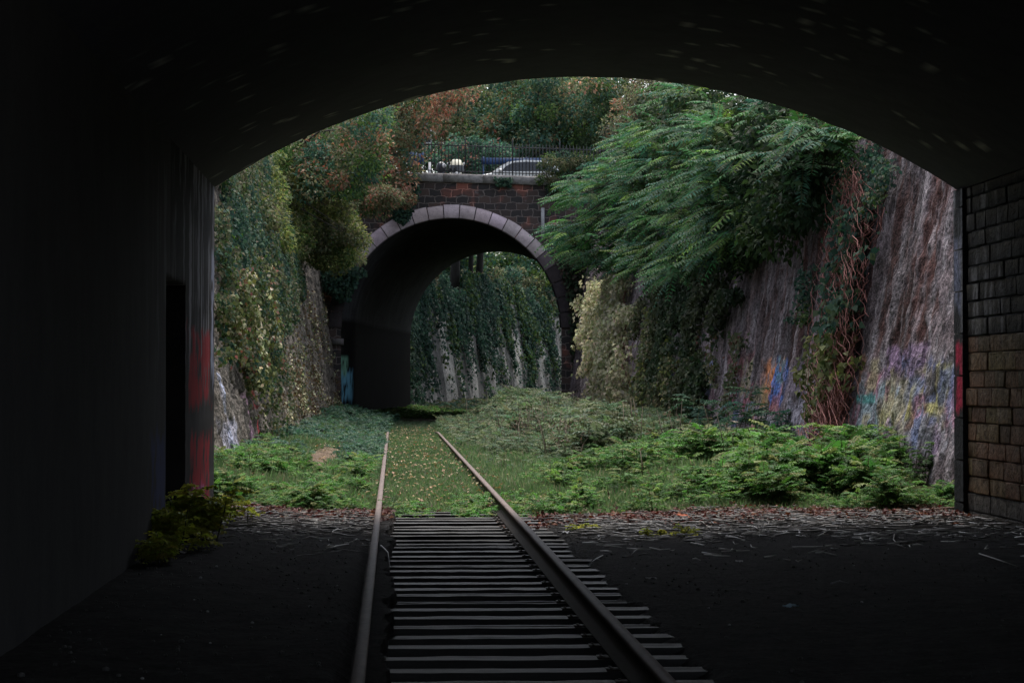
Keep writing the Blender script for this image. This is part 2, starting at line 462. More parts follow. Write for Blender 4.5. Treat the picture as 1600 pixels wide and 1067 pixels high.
# right wall: rows of stone blocks with open joints, quoins at the mouth
rw = MB()
def pillow(mb, y0, y1, z0, z1, x, depth, bev, C):
    """stone block facing -x"""
    jx = rng.uniform(-0.012, 0.012)
    V = [(x + depth, y0, z0), (x + depth, y1, z0), (x + depth, y1, z1), (x + depth, y0, z1),
         (x + bev + jx, y0, z0), (x + bev + jx, y1, z0), (x + bev + jx, y1, z1), (x + bev + jx, y0, z1)]
    b = bev * 1.2
    na, nb = max(2, int((y1 - y0) / 0.07)), max(2, int((z1 - z0) / 0.07))
    ya = np.linspace(y0 + b, y1 - b, na); za = np.linspace(z0 + b, z1 - b, nb)
    A, B = np.meshgrid(ya, za, indexing='ij')
    Xf = x + jx + (fbm(A * 9, B * 9, 0, 71) - 0.5) * 0.04
    P = np.stack([Xf, A, B], -1)
    mb.add(V, [(0, 1, 5, 4), (1, 2, 6, 5), (2, 3, 7, 6), (3, 0, 4, 7)], C=C * 0.5)
    # skirt from the block edge to the dressed face
    c4 = np.array([V[4], V[5], V[6], V[7]])
    f4 = np.array([P[0, 0], P[-1, 0], P[-1, -1], P[0, -1]])
    mb.add(np.concatenate([c4, f4]), [(0, 1, 5, 4), (1, 2, 6, 5), (2, 3, 7, 6), (3, 0, 4, 7)], C=np.concatenate([np.tile(C * 0.6, (4, 1)), np.tile(C, (4, 1))]))
    e = (0.65 + 0.7 * fbm(A * 6, B * 6, 0, 73))[..., None]
    Cf = C * e
    wst = sstep(0.60, 0.72, fbm(A * 9, B * 0.8, 0, 77)) * sstep(1.9, 2.5, B) * 0.6
    Cf = Cf * (1 - wst[..., None]) + np.array((0.28, 0.28, 0.30)) * wst[..., None]
    top_ = sstep(z1 - 0.03, z1 - 0.008, B) * (0.3 + 0.7 * vn(A * 14, B * 3, 0, 78))
    Cf = Cf * (1 - 0.5 * top_[..., None]) + np.array((0.26, 0.23, 0.18)) * 0.5 * top_[..., None]
    mb.grid(P, Cf, flip=True)
zrow = -0.3
ri = 0
while zrow < ZS - 0.02:
    zh = min(0.195 + (0.0 if ri % 2 else 0.02), ZS - zrow)
    yy = 12.0 - rng.uniform(0, 0.3)
    while yy < 26.96:
        ln = min(rng.uniform(0.40, 0.78), 26.97 - yy)
        if ln < 0.12: break
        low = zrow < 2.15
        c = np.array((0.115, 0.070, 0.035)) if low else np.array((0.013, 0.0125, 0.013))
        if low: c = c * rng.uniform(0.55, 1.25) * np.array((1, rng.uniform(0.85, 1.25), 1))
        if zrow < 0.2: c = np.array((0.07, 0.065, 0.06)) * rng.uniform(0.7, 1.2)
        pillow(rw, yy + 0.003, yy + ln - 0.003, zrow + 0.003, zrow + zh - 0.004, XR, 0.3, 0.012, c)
        yy += ln
    zrow += zh; ri += 1
rw.box(XR + 0.09, XR + 0.35, BACK, 26.96, -0.4, ZS - 0.002, C=(0.03, 0.028, 0.026))
rw.box(XR + 0.02, XR + 0.3, BACK, 11.6, -0.4, ZS - 0.004, C=(0.04, 0.04, 0.04))
rw.build('block_wall', M_BLOCK, tun)
qn = MB()
zrow = -0.3; ri = 0
while zrow < ZS - 0.02:
    zh = min(0.5, ZS - zrow)
    c = np.array((0.020, 0.021, 0.023)) * rng.uniform(0.8, 1.2)
    ya = np.linspace(26.97, PORT, 8); za = np.linspace(zrow + 0.01, zrow + zh - 0.01, 12)
    A, B = np.meshgrid(ya, za, indexing='ij')
    Cq = np.tile(c, A.shape + (1,)) * (0.6 + 0.8 * fbm(A * 6, B * 4, 0, 81))[..., None]
    Cq = blot(Cq, A, B, 26.98, 27.32, 1.2, 2.15, (0.42, 0.02, 0.06), 83, 0.95)
    Cq = blot(Cq, A, B, 27.0, 27.4, 2.5, 3.4, (0.22, 0.24, 0.36), 84, 0.6)
    st = sstep(0.55, 0.7, fbm(A * 8, B * 0.7, 0, 86)) * (B > 2.2)
    Cq = Cq * (1 - 0.5 * st[..., None]) + np.array((0.3, 0.3, 0.33)) * 0.5 * st[..., None]
    qn.grid(np.stack([XR - 0.05 + 0 * A, A, B], -1), Cq, flip=True)
    zrow += zh; ri += 1
qn.box(XR - 0.04, XR + 0.3, 26.975, PORT - 0.006, -0.4, ZS - 0.006, C=(0.02, 0.02, 0.021))
qn.build('quoins', M_BLOCK, tun)
# pale efflorescence on the upper blocks lives in the block colours; outer body of the tunnel
ob = MB()
TOP = 7.6
for yf, fl in ((PORT, False), (BACK, True)):
    xx = np.linspace(XL, XR, 60)
    P = np.stack([np.stack([xx, np.full(60, yf), arch1(xx)], -1), np.stack([xx, np.full(60, yf), np.full(60, TOP)], -1)], 1)
    ob.grid(P, np.full(P.shape, 0.09), flip=not fl)
    for a, b in ((-60, XL), (XR, 70)):
        a2 = a if a < 0 else XR + 0.36
        P = np.array([[(a2, yf, -0.5), (a2, yf, TOP)], [(b, yf, -0.5), (b, yf, TOP)]], float)
        ob.grid(P, np.full(P.shape, 0.09), flip=not fl)
    P = np.array([[(XR, yf - (0.004 if not fl else -0.004), ZS), (XR, yf, TOP)], [(XR + 0.36, yf, ZS), (XR + 0.36, yf, TOP)]], float)
    ob.grid(P, np.full(P.shape, 0.09), flip=not fl)
ob.box(-60, 70, BACK, PORT, TOP, TOP + 0.5, C=(0.08, 0.08, 0.08))
ob.build('outer_body', M_TUN, tun)

# ------------------------------------------------------------------ the railway track
TRK_END = 30.6
trk = thing('railway_track', 'rusty single railway track on old timber sleepers running from the tunnel into grass', 'railway track', (0, 18, 0))
prof = [(-0.066, 0.0), (0.066, 0.0), (0.066, 0.012), (0.012, 0.030), (0.009, 0.118), (0.033, 0.132), (0.035, 0.158), (0.028, 0.169), (-0.028, 0.169), (-0.035, 0.158), (-0.033, 0.132), (-0.009, 0.118), (-0.012, 0.030), (-0.066, 0.012)]
yr = np.concatenate([np.arange(-12, 80, 2.0), np.arange(80, 118, 1.5)])
for sx in (-0.752, 0.752):
    P = np.zeros((len(prof) + 1, len(yr), 3)); Cc = np.zeros_like(P)
    for i in range(len(prof) + 1):
        a, b = prof[i % len(prof)]
        P[i, :, 0] = sx + a + cen(yr); P[i, :, 1] = yr; P[i, :, 2] = b + 0.004 - 0.26 * sstep(68, 80, yr)
        Cc[i] = (0.13, 0.095, 0.085) if b > 0.15 else (0.022, 0.016, 0.014)  # below the head painted darker, for the web in shadow
    m = MB(); m.grid(P, Cc)
    m.build('rail', M_RAIL, trk)
SP = 0.571
nsl = 42
sl_pos = [5.6 + SP * i for i in range(nsl)]
variants = []
for v in range(6):
    m = MB()
    A, B = np.meshgrid(np.linspace(-1.29, 1.26, 60), np.linspace(-0.10, 0.10, 9), indexing='ij')
    wob = (fbm(A * 1.2, 0 * A + v * 7, 0, 90 + v) - 0.5) * 0.012
    zt = (fbm(A * 4, B * 14, 0, 95 + v) - 0.5) * 0.012 - 0.012 * (np.abs(B) > 0.12) - 0.02 * np.exp(-((np.abs(B) - 0.03 * (v % 3)) / 0.008) ** 2) * (v % 2)
    pc = (0.55 + 0.9 * fbm(A * 2.2, B * 22, 0, 99 + v))[..., None]
    base = np.array([(0.12, 0.115, 0.11), (0.10, 0.10, 0.105), (0.14, 0.13, 0.12), (0.09, 0.085, 0.08), (0.12, 0.125, 0.14), (0.11, 0.10, 0.095)][v])
    m.grid(np.stack([A, B + wob, zt], -1), 0.15 * base * pc * np.array((1.06, 1.02, 0.95)), flip=False)
    for q in (0, -1):
        e = np.stack([A[:, q], (B + wob)[:, q], zt[:, q]], -1)
        lo = e.copy(); lo[:, 2] = -0.2
        m.grid(np.stack([e, lo], 1), np.full((60, 2, 3), 0.012), flip=(q == 0))
    for q in (0, -1):
        e = np.stack([A[q], (B + wob)[q], zt[q]], -1)
        lo = e.copy(); lo[:, 2] = -0.2
        m.grid(np.stack([e, lo], 1), np.full((9, 2, 3), 0.05), flip=(q != 0))
    variants.append(m)
meshes = []
plate = MB()
plate.box(-0.13, 0.13, -0.07, 0.07, -0.006, 0.004, C=(0.035, 0.03, 0.026))
for bx in (-0.105, 0.105):
    for by in (-0.05, 0.05):
        plate.tube([(bx, by, 0.0), (bx, by, 0.012)], 0.010, 6, C=(0.06, 0.05, 0.045))
plate_o = None
for i, yp in enumerate(sl_pos):
    v = i % 6 if i < 6 else int(rng.integers(0, 6))
    if len(meshes) <= v:
        o = variants[len(meshes)].build('sleeper', M_SLEEPER); meshes.append(o.data)
    else:
        o = bpy.data.objects.new('sleeper', meshes[v]); COL.objects.link(o)
    o.parent = trk
    o.location = (rng.uniform(-0.03, 0.03), yp - 18 + rng.uniform(-0.025, 0.025), -0.004 + rng.uniform(-0.012, 0.0))
    o.rotation_euler = (0, 0, rng.uniform(-0.008, 0.008))
    for sx in (-0.752, 0.752):
        if plate_o is None:
            plate_o = plate.build('tie_plate', M_RAIL); p = plate_o
        else:
            p = plate_o.copy(); COL.objects.link(p)
        p.parent = o; p.location = (sx - o.location[0], 0, 0.004)

# ------------------------------------------------------------------ retaining walls
def lwall(y, z):
    y = np.asarray(y, float); z = np.asarray(z, float)
    x0 = -3.1 + 0.33 * sstep(80, 93, y) - 0.2 * sstep(60, 40, y)
    x = x0 - 0.19 * z * (1 - 0.35 * sstep(85, 93, y))
    return np.stack([x + (fbm(y * 0.9, z * 0.4, 0, 111) - 0.5) * 0.22, y, z], -1)

def rwall(y, z):
    y = np.asarray(y, float); z = np.asarray(z, float)
    x0 = 6.55 - 0.15 * sstep(80, 93, y)
    x = x0 + 0.165 * z * (1 - 0.3 * sstep(85, 93, y))
    return np.stack([x + (fbm(y * 0.9, z * 0.35, 0, 113) - 0.5) * 0.16, y, z], -1)

def fwall(y, z):     # left wall beyond the stone bridge, curving right
    y = np.asarray(y, float); z = np.asarray(z, float)
    x = -2.95 + cen(y) - 0.19 * z
    return np.stack([x + (fbm(y * 0.5, z * 0.7, 0, 115) - 0.5) * 0.4, y, z], -1)

def fwall_r(y, z):
    y = np.asarray(y, float); z = np.asarray(z, float)
    return np.stack([6.6 + cen(y) + 0.19 * z + (fbm(y * 0.5, z * 0.7, 0, 117) - 0.5) * 0.4, y, z], -1)

def wall_hit(px, py, fn, y0, y1):
    """(y,z) where a sight line meets a wall"""
    yy = np.linspace(y0, y1, 4000)
    r = ray(px, py)
    t = (yy - CAM[1]) / r[1]
    x = CAM[0] + r[0] * t; z = CAM[2] + r[2] * t
    dx = np.abs(fn(yy, z)[:, 0] - x)
    i = int(np.argmin(dx))
    return yy[i], z[i]

H_W = 8.4
# right wall
yr_ = np.concatenate([np.arange(PORT + 0.01, 60, 0.1), np.arange(60, 93.3, 0.2)])
zr_ = np.concatenate([np.arange(-0.3, 6.2, 0.045), np.arange(6.2, H_W + 0.1, 0.2)])
A, B = np.meshgrid(yr_, zr_, indexing='ij')
P = rwall(A, B)
e1 = fbm(A * 2.4, B * 0.5, 0, 121); e2 = fbm(A * 7, B * 2.2, 0, 124, 5); e3 = fbm(A * 0.5, B * 0.4, 0, 127)
P[..., 0] += (e2 - 0.5) * 0.13 + (fbm(A * 9, B * 5, 0, 129, 3) - 0.5) * 0.08
C = np.array((0.225, 0.190, 0.205)) * (0.35 + 1.1 * e2[..., None])
rust = sstep(0.46, 0.56, e1 * 0.6 + e2 * 0.4) * sstep(1.5, 2.4, B + 0.9 * (e3 - 0.5)) * sstep(54, 44, A)
C = C * (1 - 0.85 * rust[..., None]) + np.array((0.085, 0.032, 0.024)) * 0.85 * rust[..., None]
pale = sstep(0.55, 0.66, fbm(A * 4, B * 1.1, 0, 131, 5))
C = C * (1 - 0.45 * pale[..., None]) + np.array((0.46, 0.44, 0.47)) * 0.45 * pale[..., None]
soot = sstep(0.5, 0.65, fbm(A * 0.7, B * 0.25, 0, 135))
C = C * (1 - 0.55 * soot[..., None])
def rb(C, px0, py0, px1, py1, col, seed, op=0.8, ns=(3, 3)):
    col = np.array(col); col = 0.78 * col + 0.22 * col.mean()
    a = wall_hit(px0, py0, rwall, 27, 93); b = wall_hit(px1, py1, rwall, 27, 93)
    return blot(C, A, B, min(a[0], b[0]), max(a[0], b[0]), min(a[1], b[1]), max(a[1], b[1]), col, seed, op, 0.2, ns)
C = rb(C, 1335, 590, 1502, 720, (0.30, 0.32, 0.38), 140, 0.8)
C = rb(C, 1345, 600, 1400, 700, (0.22, 0.36, 0.42), 141, 0.75)
C = rb(C, 1385, 575, 1412, 700, (0.42, 0.38, 0.20), 142, 0.7)
C = rb(C, 1425, 560, 1490, 660, (0.12, 0.17, 0.38), 143, 0.8)
C = rb(C, 1431, 575, 1438, 650, (0.50, 0.48, 0.12), 144, 0.95)
C = rb(C, 1468, 567, 1476, 645, (0.50, 0.48, 0.12), 145, 0.95)
C = rb(C, 1438, 625, 1470, 650, (0.48, 0.46, 0.13), 146, 0.9)
C = rb(C, 1440, 572, 1466, 625, (0.13, 0.11, 0.08), 147, 0.8)
C = rb(C, 1475, 610, 1500, 680, (0.42, 0.16, 0.24), 148, 0.7)
C = rb(C, 1385, 540, 1440, 590, (0.24, 0.15, 0.30), 149, 0.65)
C = rb(C, 1358, 580, 1372, 625, (0.35, 0.10, 0.18), 150, 0.8)
C = rb(C, 1338, 615, 1366, 632, (0.05, 0.34, 0.32), 151, 0.85)
C = rb(C, 1374, 640, 1392, 700, (0.36, 0.34, 0.10), 152, 0.8)
C = rb(C, 1194, 566, 1214, 640, (0.65, 0.22, 0.06), 153, 1.0)
C = rb(C, 1214, 562, 1224, 636, (0.05, 0.19, 0.65), 154, 1.0)
C = rb(C, 1180, 600, 1198, 650, (0.30, 0.28, 0.12), 155, 0.7)
C = rb(C, 1145, 600, 1172, 650, (0.30, 0.08, 0.12), 156, 0.8)
C = rb(C, 1140, 555, 1170, 590, (0.22, 0.06, 0.06), 157, 0.7)
C = rb(C, 1196, 645, 1204, 690, (0.6, 0.6, 0.66), 158, 0.9)
C = rb(C, 1230, 620, 1262, 690, (0.36, 0.36, 0.46), 159, 0.75)
C = rb(C, 1262, 640, 1275, 690, (0.45, 0.24, 0.14), 160, 0.8)
C = rb(C, 1276, 620, 1296, 680, (0.14, 0.22, 0.34), 161, 0.75)
C = rb(C, 1050, 578, 1072, 650, (0.06, 0.14, 0.42), 162, 0.9, (5, 5))
C = rb(C, 1055, 590, 1066, 640, (0.13, 0.11, 0.12), 163, 0.8)
C = rb(C, 1090, 600, 1120, 650, (0.16, 0.08, 0.12), 164, 0.6)
C = rb(C, 1320, 670, 1336, 710, (0.5, 0.18, 0.24), 165, 0.9)
C = rb(C, 1225, 570, 1262, 620, (0.24, 0.20, 0.28), 166, 0.6)
for i in range(46):      # faded strokes of spray paint along the foot of the wall
    px = rng.uniform(1060, 1500); py = rng.uniform(570, 690); w_ = rng.uniform(3, 9); h_ = rng.uniform(8, 34)
    C = rb(C, px, py - h_, px + w_, py + h_, [(0.34, 0.34, 0.42), (0.14, 0.2, 0.4), (0.4, 0.36, 0.18), (0.36, 0.14, 0.2), (0.1, 0.26, 0.3), (0.3, 0.2, 0.36), (0.42, 0.22, 0.12)][i % 7], 600 + i, 0.75)
C *= (0.6 + 0.8 * fbm(A * 9, B * 2, 0, 169, 5))[..., None]
C = C * np.array((1.0, 0.95, 0.96))
tag(MB().grid(P, C, flip=True).build('retaining_wall', M_WALL, smooth=True), 'sloping purplish grey rubble wall with rust streaks and graffiti, right of the grass', 'wall')

# left wall
A, B = np.meshgrid(np.concatenate([np.arange(PORT + 0.01, 60, 0.12), np.arange(60, 93.3, 0.2)]), np.concatenate([np.arange(-0.3, 6.5, 0.05), np.arange(6.5, H_W + 0.1, 0.2)]), indexing='ij')
P = lwall(A, B)
e2 = fbm(A * 4, B * 2.0, 0, 174, 5); e1 = fbm(A * 1.2, B * 0.3, 0, 171)
P[..., 0] += (e2 - 0.5) * 0.2 + (fbm(A * 8, B * 7, 0, 179, 3) - 0.5) * 0.13
C = np.array((0.21, 0.185, 0.16)) * (0.45 + 1.0 * e2[..., None])
dk = sstep(0.52, 0.66, e1)
C = C * (1 - 0.5 * dk[..., None])
hole = sstep(0.70, 0.76, fbm(A * 1.6, B * 2.2, 0, 176, 2))
C = C * (1 - 0.7 * hole[..., None]); P[..., 0] -= hole * 0.12
def lb(C, px0, py0, px1, py1, col, seed, op=0.8):
    a = wall_hit(px0, py0, lwall, 27, 93); b = wall_hit(px1, py1, lwall, 27, 93)
    return blot(C, A, B, min(a[0], b[0]), max(a[0], b[0]), min(a[1], b[1]), max(a[1], b[1]), col, seed, op, 0.2)
C = lb(C, 337, 565, 366, 730, (0.46, 0.50, 0.66), 180, 0.95)
C = lb(C, 340, 660, 380, 740, (0.44, 0.44, 0.55), 181, 0.7)
C = lb(C, 380, 610, 396, 690, (0.50, 0.32, 0.42), 182, 0.85)
C = lb(C, 394, 620, 410, 700, (0.50, 0.04, 0.06), 183, 0.98)
C = lb(C, 386, 590, 398, 620, (0.42, 0.08, 0.05), 184, 0.8)
C = lb(C, 414, 610, 422, 650, (0.42, 0.16, 0.07), 185, 0.8)
C = lb(C, 476, 605, 481, 625, (0.2, 0.3, 0.5), 186, 0.8)
tag(MB().grid(P, C, flip=False).build('retaining_wall', M_WALL, smooth=True), 'sloping beige rubble wall with ivy on its upper half, left of the track', 'wall')

STRIPS = [[(676, 455), (694, 462), (718, 632), (700, 634)], [(655, 475), (668, 480), (684, 630), (674, 632)], [(730, 520), (738, 520), (750, 632), (740, 632)],
          [(764, 500), (776, 500), (788, 628), (774, 628)], [(798, 515), (812, 512), (818, 622), (806, 624)], [(834, 530), (846, 525), (862, 615), (850, 618)], [(866, 500), (876, 495), (886, 570), (878, 580)]]
def in_strips(px, py):
    r_ = np.zeros(np.shape(px), bool)
    for q in STRIPS: r_ |= inpoly(px, py, q)
    return r_
# walls beyond the stone bridge
for fn, fl, lab, y0, y1, hh in ((fwall, False, 'dark leaning wall seen through the stone arch, hung with ivy between pale bare strips', EX2, 205, 6.9),
                                (fwall_r, True, 'shaded wall of the far cutting mostly hidden behind the right jamb of the stone arch', EX2, 180, 7.5)):
    A, B = np.meshgrid(np.arange(y0, y1, 0.2), np.arange(-0.3, hh + 0.1, 0.1), indexing='ij')
    P = fn(A, B)
    e2 = fbm(A * 1.2, B * 0.6, 0, 191); st = sstep(0.54, 0.6, fbm(A * 1.3, B * 0.10, 0, 193))
    C = np.array((0.11, 0.11, 0.105)) * (0.5 + 0.9 * e2[..., None]) * (1 - st[..., None]) + np.array((0.30, 0.29, 0.275)) * (0.5 + 0.9 * e2[..., None]) * st[..., None]
    if fn is fwall:
        qx, qy = proj(P); k_ = in_strips(qx, qy)[..., None]
        C = np.where(k_, np.array((0.36, 0.35, 0.33)) * (0.4 + 1.0 * fbm(A * 3, B * 0.8, 0, 195))[..., None], C)
    tag(MB().grid(P, C, flip=fl).build('retaining_wall', M_WALL, smooth=True), lab, 'wall')

# ------------------------------------------------------------------ banks above the walls and the street
def bank(name, fn, ytop, y0, y1, side, zt, rise, lab):
    yy = np.arange(y0, y1 + 0.1, 1.5)
    off = np.array([0, 0.8, 2, 4, 7, 12, 25, 60, 150, 300.0])
    e = fn(yy, np.full_like(yy, zt))
    P = np.zeros((len(yy), len(off), 3)); 
    P[..., 0] = e[:, None, 0] + side * off; P[..., 1] = yy[:, None]
    P[..., 2] = zt + rise * sstep(0, 6, off)[None] + (fbm(P[..., 0] * 0.3, P[..., 1] * 0.3, 0, 201) - 0.5) * 0.4 * (off > 0.1)
    C = np.array((0.055, 0.05, 0.03)) * (0.6 + 0.8 * fbm(P[..., 0] * 2, P[..., 1] * 2, 0, 203))[..., None]
    o = MB().grid(P, C, flip=side > 0).build(name, M_GROUND, smooth=True)
    struct(o, lab, 'ground')
bank('bank', lwall, 0, PORT, PY2, -1, H_W, 0.9, 'earth bank above the left wall')
bank('bank', rwall, 0, PORT, PY2, 1, H_W, 0.9, 'earth bank above the right wall')
bank('bank', fwall, 0, EX2, 204, -1, 6.9, 3.0, 'earth bank above the far ivy wall')
bank('bank', fwall_r, 0, EX2, 179, 1, 7.5, 2.0, 'earth bank on the right of the far cutting')
ZST = 9.42
m = MB().grid(np.array([[(x, y, ZST) for y in np.linspace(PY2 + 0.5, EX2 + 1, 8)] for x in np.linspace(-200, 220, 20)]), np.full((20, 8, 3), 0.06))
struct(m.build('street', M_GROUND), 'street crossing the stone bridge', 'street')

# ------------------------------------------------------------------ the stone bridge
br = thing('stone_bridge', 'sooty stone bridge with a pale round arch across the end of the cutting', 'bridge', (XC, PY2, 0))
R2 = 0.5 * (XR - XL)
ZT0 = 9.78
def cap_z(x): return ZT0 - 0.028 * (x - 0.5)
def masonry_mat():
    m, t, b = mat('sooty_masonry')
    N, L = t.nodes.new, t.links.new
    tc = N('ShaderNodeTexCoord')
    mp = N('ShaderNodeMapping'); mp.inputs['Rotation'].default_value = (math.pi / 2, 0, 0)
    L(tc.outputs['Object'], mp.inputs[0])
    wn = N('ShaderNodeTexNoise'); wn.inputs['Scale'].default_value = 3.0
    L(tc.outputs['Object'], wn.inputs['Vector'])
    wm = N('ShaderNodeMix'); wm.data_type = 'RGBA'; wm.blend_type = 'LINEAR_LIGHT'; wm.inputs[0].default_value = 0.11
    L(mp.outputs[0], wm.inputs[6]); L(wn.outputs['Color'], wm.inputs[7])
    bk = N('ShaderNodeTexBrick')
    bk.inputs['Scale'].default_value = 1.0
    bk.inputs['Brick Width'].default_value = 0.44; bk.inputs['Row Height'].default_value = 0.27
    bk.inputs['Mortar Size'].default_value = 0.022; bk.inputs['Mortar Smooth'].default_value = 0.4; bk.inputs['Bias'].default_value = -0.2
    bk.inputs['Color1'].default_value = (0.028, 0.025, 0.027, 1); bk.inputs['Color2'].default_value = (0.085, 0.055, 0.048, 1)
    bk.inputs['Mortar'].default_value = (0.15, 0.125, 0.12, 1)
    L(wm.outputs[2], bk.inputs['Vector'])
    n = N('ShaderNodeTexNoise'); n.inputs['Scale'].default_value = 0.9; n.inputs['Detail'].default_value = 6
    L(tc.outputs['Object'], n.inputs['Vector'])
    rp = N('ShaderNodeMapRange'); rp.inputs[1].default_value = 0.56; rp.inputs[2].default_value = 0.64
    L(n.outputs['Fac'], rp.inputs[0])
    rd = N('ShaderNodeMix'); rd.data_type = 'RGBA'; rd.blend_type = 'MULTIPLY'
    rd.inputs[7].default_value = (3.2, 1.7, 1.4, 1)
    L(rp.outputs[0], rd.inputs[0]); L(bk.outputs['Color'], rd.inputs[6])
    n3 = N('ShaderNodeTexNoise'); n3.inputs['Scale'].default_value = 2.3; n3.inputs['Detail'].default_value = 8; n3.inputs['Roughness'].default_value = 0.7
    L(tc.outputs['Object'], n3.inputs['Vector'])
    r3 = N('ShaderNodeMapRange'); r3.inputs[1].default_value = 0.6; r3.inputs[2].default_value = 0.7
    L(n3.outputs['Fac'], r3.inputs[0])
    pl = N('ShaderNodeMix'); pl.data_type = 'RGBA'; pl.inputs[7].default_value = (0.2, 0.19, 0.2, 1)
    mu = N('ShaderNodeMath'); mu.operation = 'MULTIPLY'; mu.inputs[1].default_value = 0.7
    L(r3.outputs[0], mu.inputs[0]); L(mu.outputs[0], pl.inputs[0]); L(rd.outputs[2], pl.inputs[6])
    at_ = N('ShaderNodeAttribute'); at_.attribute_name = 'col'
    mm = N('ShaderNodeMix'); mm.data_type = 'RGBA'; mm.blend_type = 'MULTIPLY'; mm.inputs[0].default_value = 1
    L(pl.outputs[2], mm.inputs[6]); L(at_.outputs['Color'], mm.inputs[7])
    L(mm.outputs[2], b.inputs['Base Color'])
    b.inputs['Roughness'].default_value = 0.9
    bp = N('ShaderNodeBump'); bp.inputs['Strength'].default_value = 0.9; bp.inputs['Distance'].default_value = 0.05; bp.invert = True
    L(bk.outputs['Fac'], bp.inputs['Height']); L(bp.outputs[0], b.inputs['Normal'])
    return m
M_MAS = masonry_mat()
sp = MB()
def arc2(x): return ZS - 0.06 + np.sqrt(np.maximum(R2 ** 2 - (x - XC) ** 2, 0))
th = np.linspace(math.pi, 0, 97)
xa = XC + R2 * np.cos(th)
for yf, cx, fl in ((PY2, 0.0, False), (EX2, float(cen(EX2)), True)):
    rows = 12
    P = np.zeros((97, rows, 3))
    for i, x in enumerate(xa):
        P[i, :, 0] = x + cx; P[i, :, 1] = yf; P[i, :, 2] = np.linspace(float(arc2(x)), float(cap_z(x)) if not fl else 9.4, rows)
    sp.grid(P, np.ones(P.shape), flip=fl)
    for a, b in ((-26, XL), (XR, 34)):
        xx = np.linspace(a, b, 30); zz = np.linspace(-0.4, 1, 16)
        G = np.zeros((30, 16, 3)); G[..., 0] = xx[:, None] + cx; G[..., 1] = yf
        zt = cap_z(xx) if not fl else np.full(30, 9.4)
        G[..., 2] = -0.4 + (zt[:, None] + 0.4) * np.linspace(0, 1, 16)
        sp.grid(G, np.ones(G.shape), flip=fl)
    sp.build('spandrel', M_MAS, br); sp = MB()
# parapet back and coping stones
M_COPE = attr_mat('coping_stone', 0.9, (5, 5, 5), 0.5, 0.6, 0.03)
xcut = [-26.0]
while xcut[-1] < 33: xcut.append(xcut[-1] + rng.uniform(1.1, 1.7))
for i in range(len(xcut) - 1):
    a, b = xcut[i] + 0.008, xcut[i + 1] - 0.008
    if b < -4.5 or a > 9.5: continue
    m = MB(); z0, z1 = float(cap_z(a)), float(cap_z(b)); j = rng.uniform(-0.01, 0.01)
    c = np.array((0.21, 0.20, 0.20)) * rng.uniform(0.8, 1.15)
    pr = [(PY2 - 0.14 + j, 0.0), (PY2 + 0.46, 0.0), (PY2 + 0.46, 0.30), (PY2 + 0.40, 0.345), (PY2 - 0.07 + j, 0.345), (PY2 - 0.14 + j, 0.29)]
    V = [(a, y, z0 + z) for y, z in pr] + [(b, y, z1 + z) for y, z in pr]
    n = 6
    m.add(V, [(q, n + q, n + (q + 1) % n, (q + 1) % n) for q in range(n)], [(0, q, q + 1) for q in range(1, n - 1)] + [(n, n + q + 1, n + q) for q in range(1, n - 1)], C=c)
    m.build('coping_stone', M_COPE, br)
m = MB(); m.box(-26, 34, PY2 + 0.02, PY2 + 0.4, 9.0, 9.5, C=(0.1, 0.1, 0.1)); m.build('parapet_core', M_COPE, br)
# arch stones
M_VOUS = attr_mat('arch_stone', 0.85, (3.5, 3.5, 3.5), 0.32, 0.5, 0.03)
NV = 23
for i in range(NV):
    a0 = math.pi * i / NV + 0.004; a1 = math.pi * (i + 1) / NV - 0.004
    m = MB()
    aa = np.linspace(a0, a1, 6); j = rng.uniform(-0.012, 0.012)
    ri_, ro_ = R2 - 0.03, R2 + 0.50 + rng.uniform(-0.02, 0.03)
    c = np.array((0.56, 0.465, 0.50)) * rng.uniform(0.86, 1.1) * np.array((1, rng.uniform(0.96, 1.03), rng.uniform(0.95, 1.06)))
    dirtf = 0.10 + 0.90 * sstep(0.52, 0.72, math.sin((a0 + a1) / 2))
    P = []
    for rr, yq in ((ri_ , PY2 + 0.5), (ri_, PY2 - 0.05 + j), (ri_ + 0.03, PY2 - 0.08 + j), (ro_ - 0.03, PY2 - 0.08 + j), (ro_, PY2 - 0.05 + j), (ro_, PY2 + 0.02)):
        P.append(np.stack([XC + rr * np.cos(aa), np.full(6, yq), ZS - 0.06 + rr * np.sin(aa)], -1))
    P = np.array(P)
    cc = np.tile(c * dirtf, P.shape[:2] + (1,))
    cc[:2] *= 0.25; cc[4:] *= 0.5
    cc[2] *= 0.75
    m.grid(P, cc, flip=False)
    for q, fl in ((0, False), (-1, True)):
        e = P[:, q]
        m.add(e, [(0, 1, 4, 5), (1, 2, 3, 4)] if not fl else [(5, 4, 1, 0), (4, 3, 2, 1)], C=c * 0.2)
    m.build('arch_stone', M_VOUS, br)
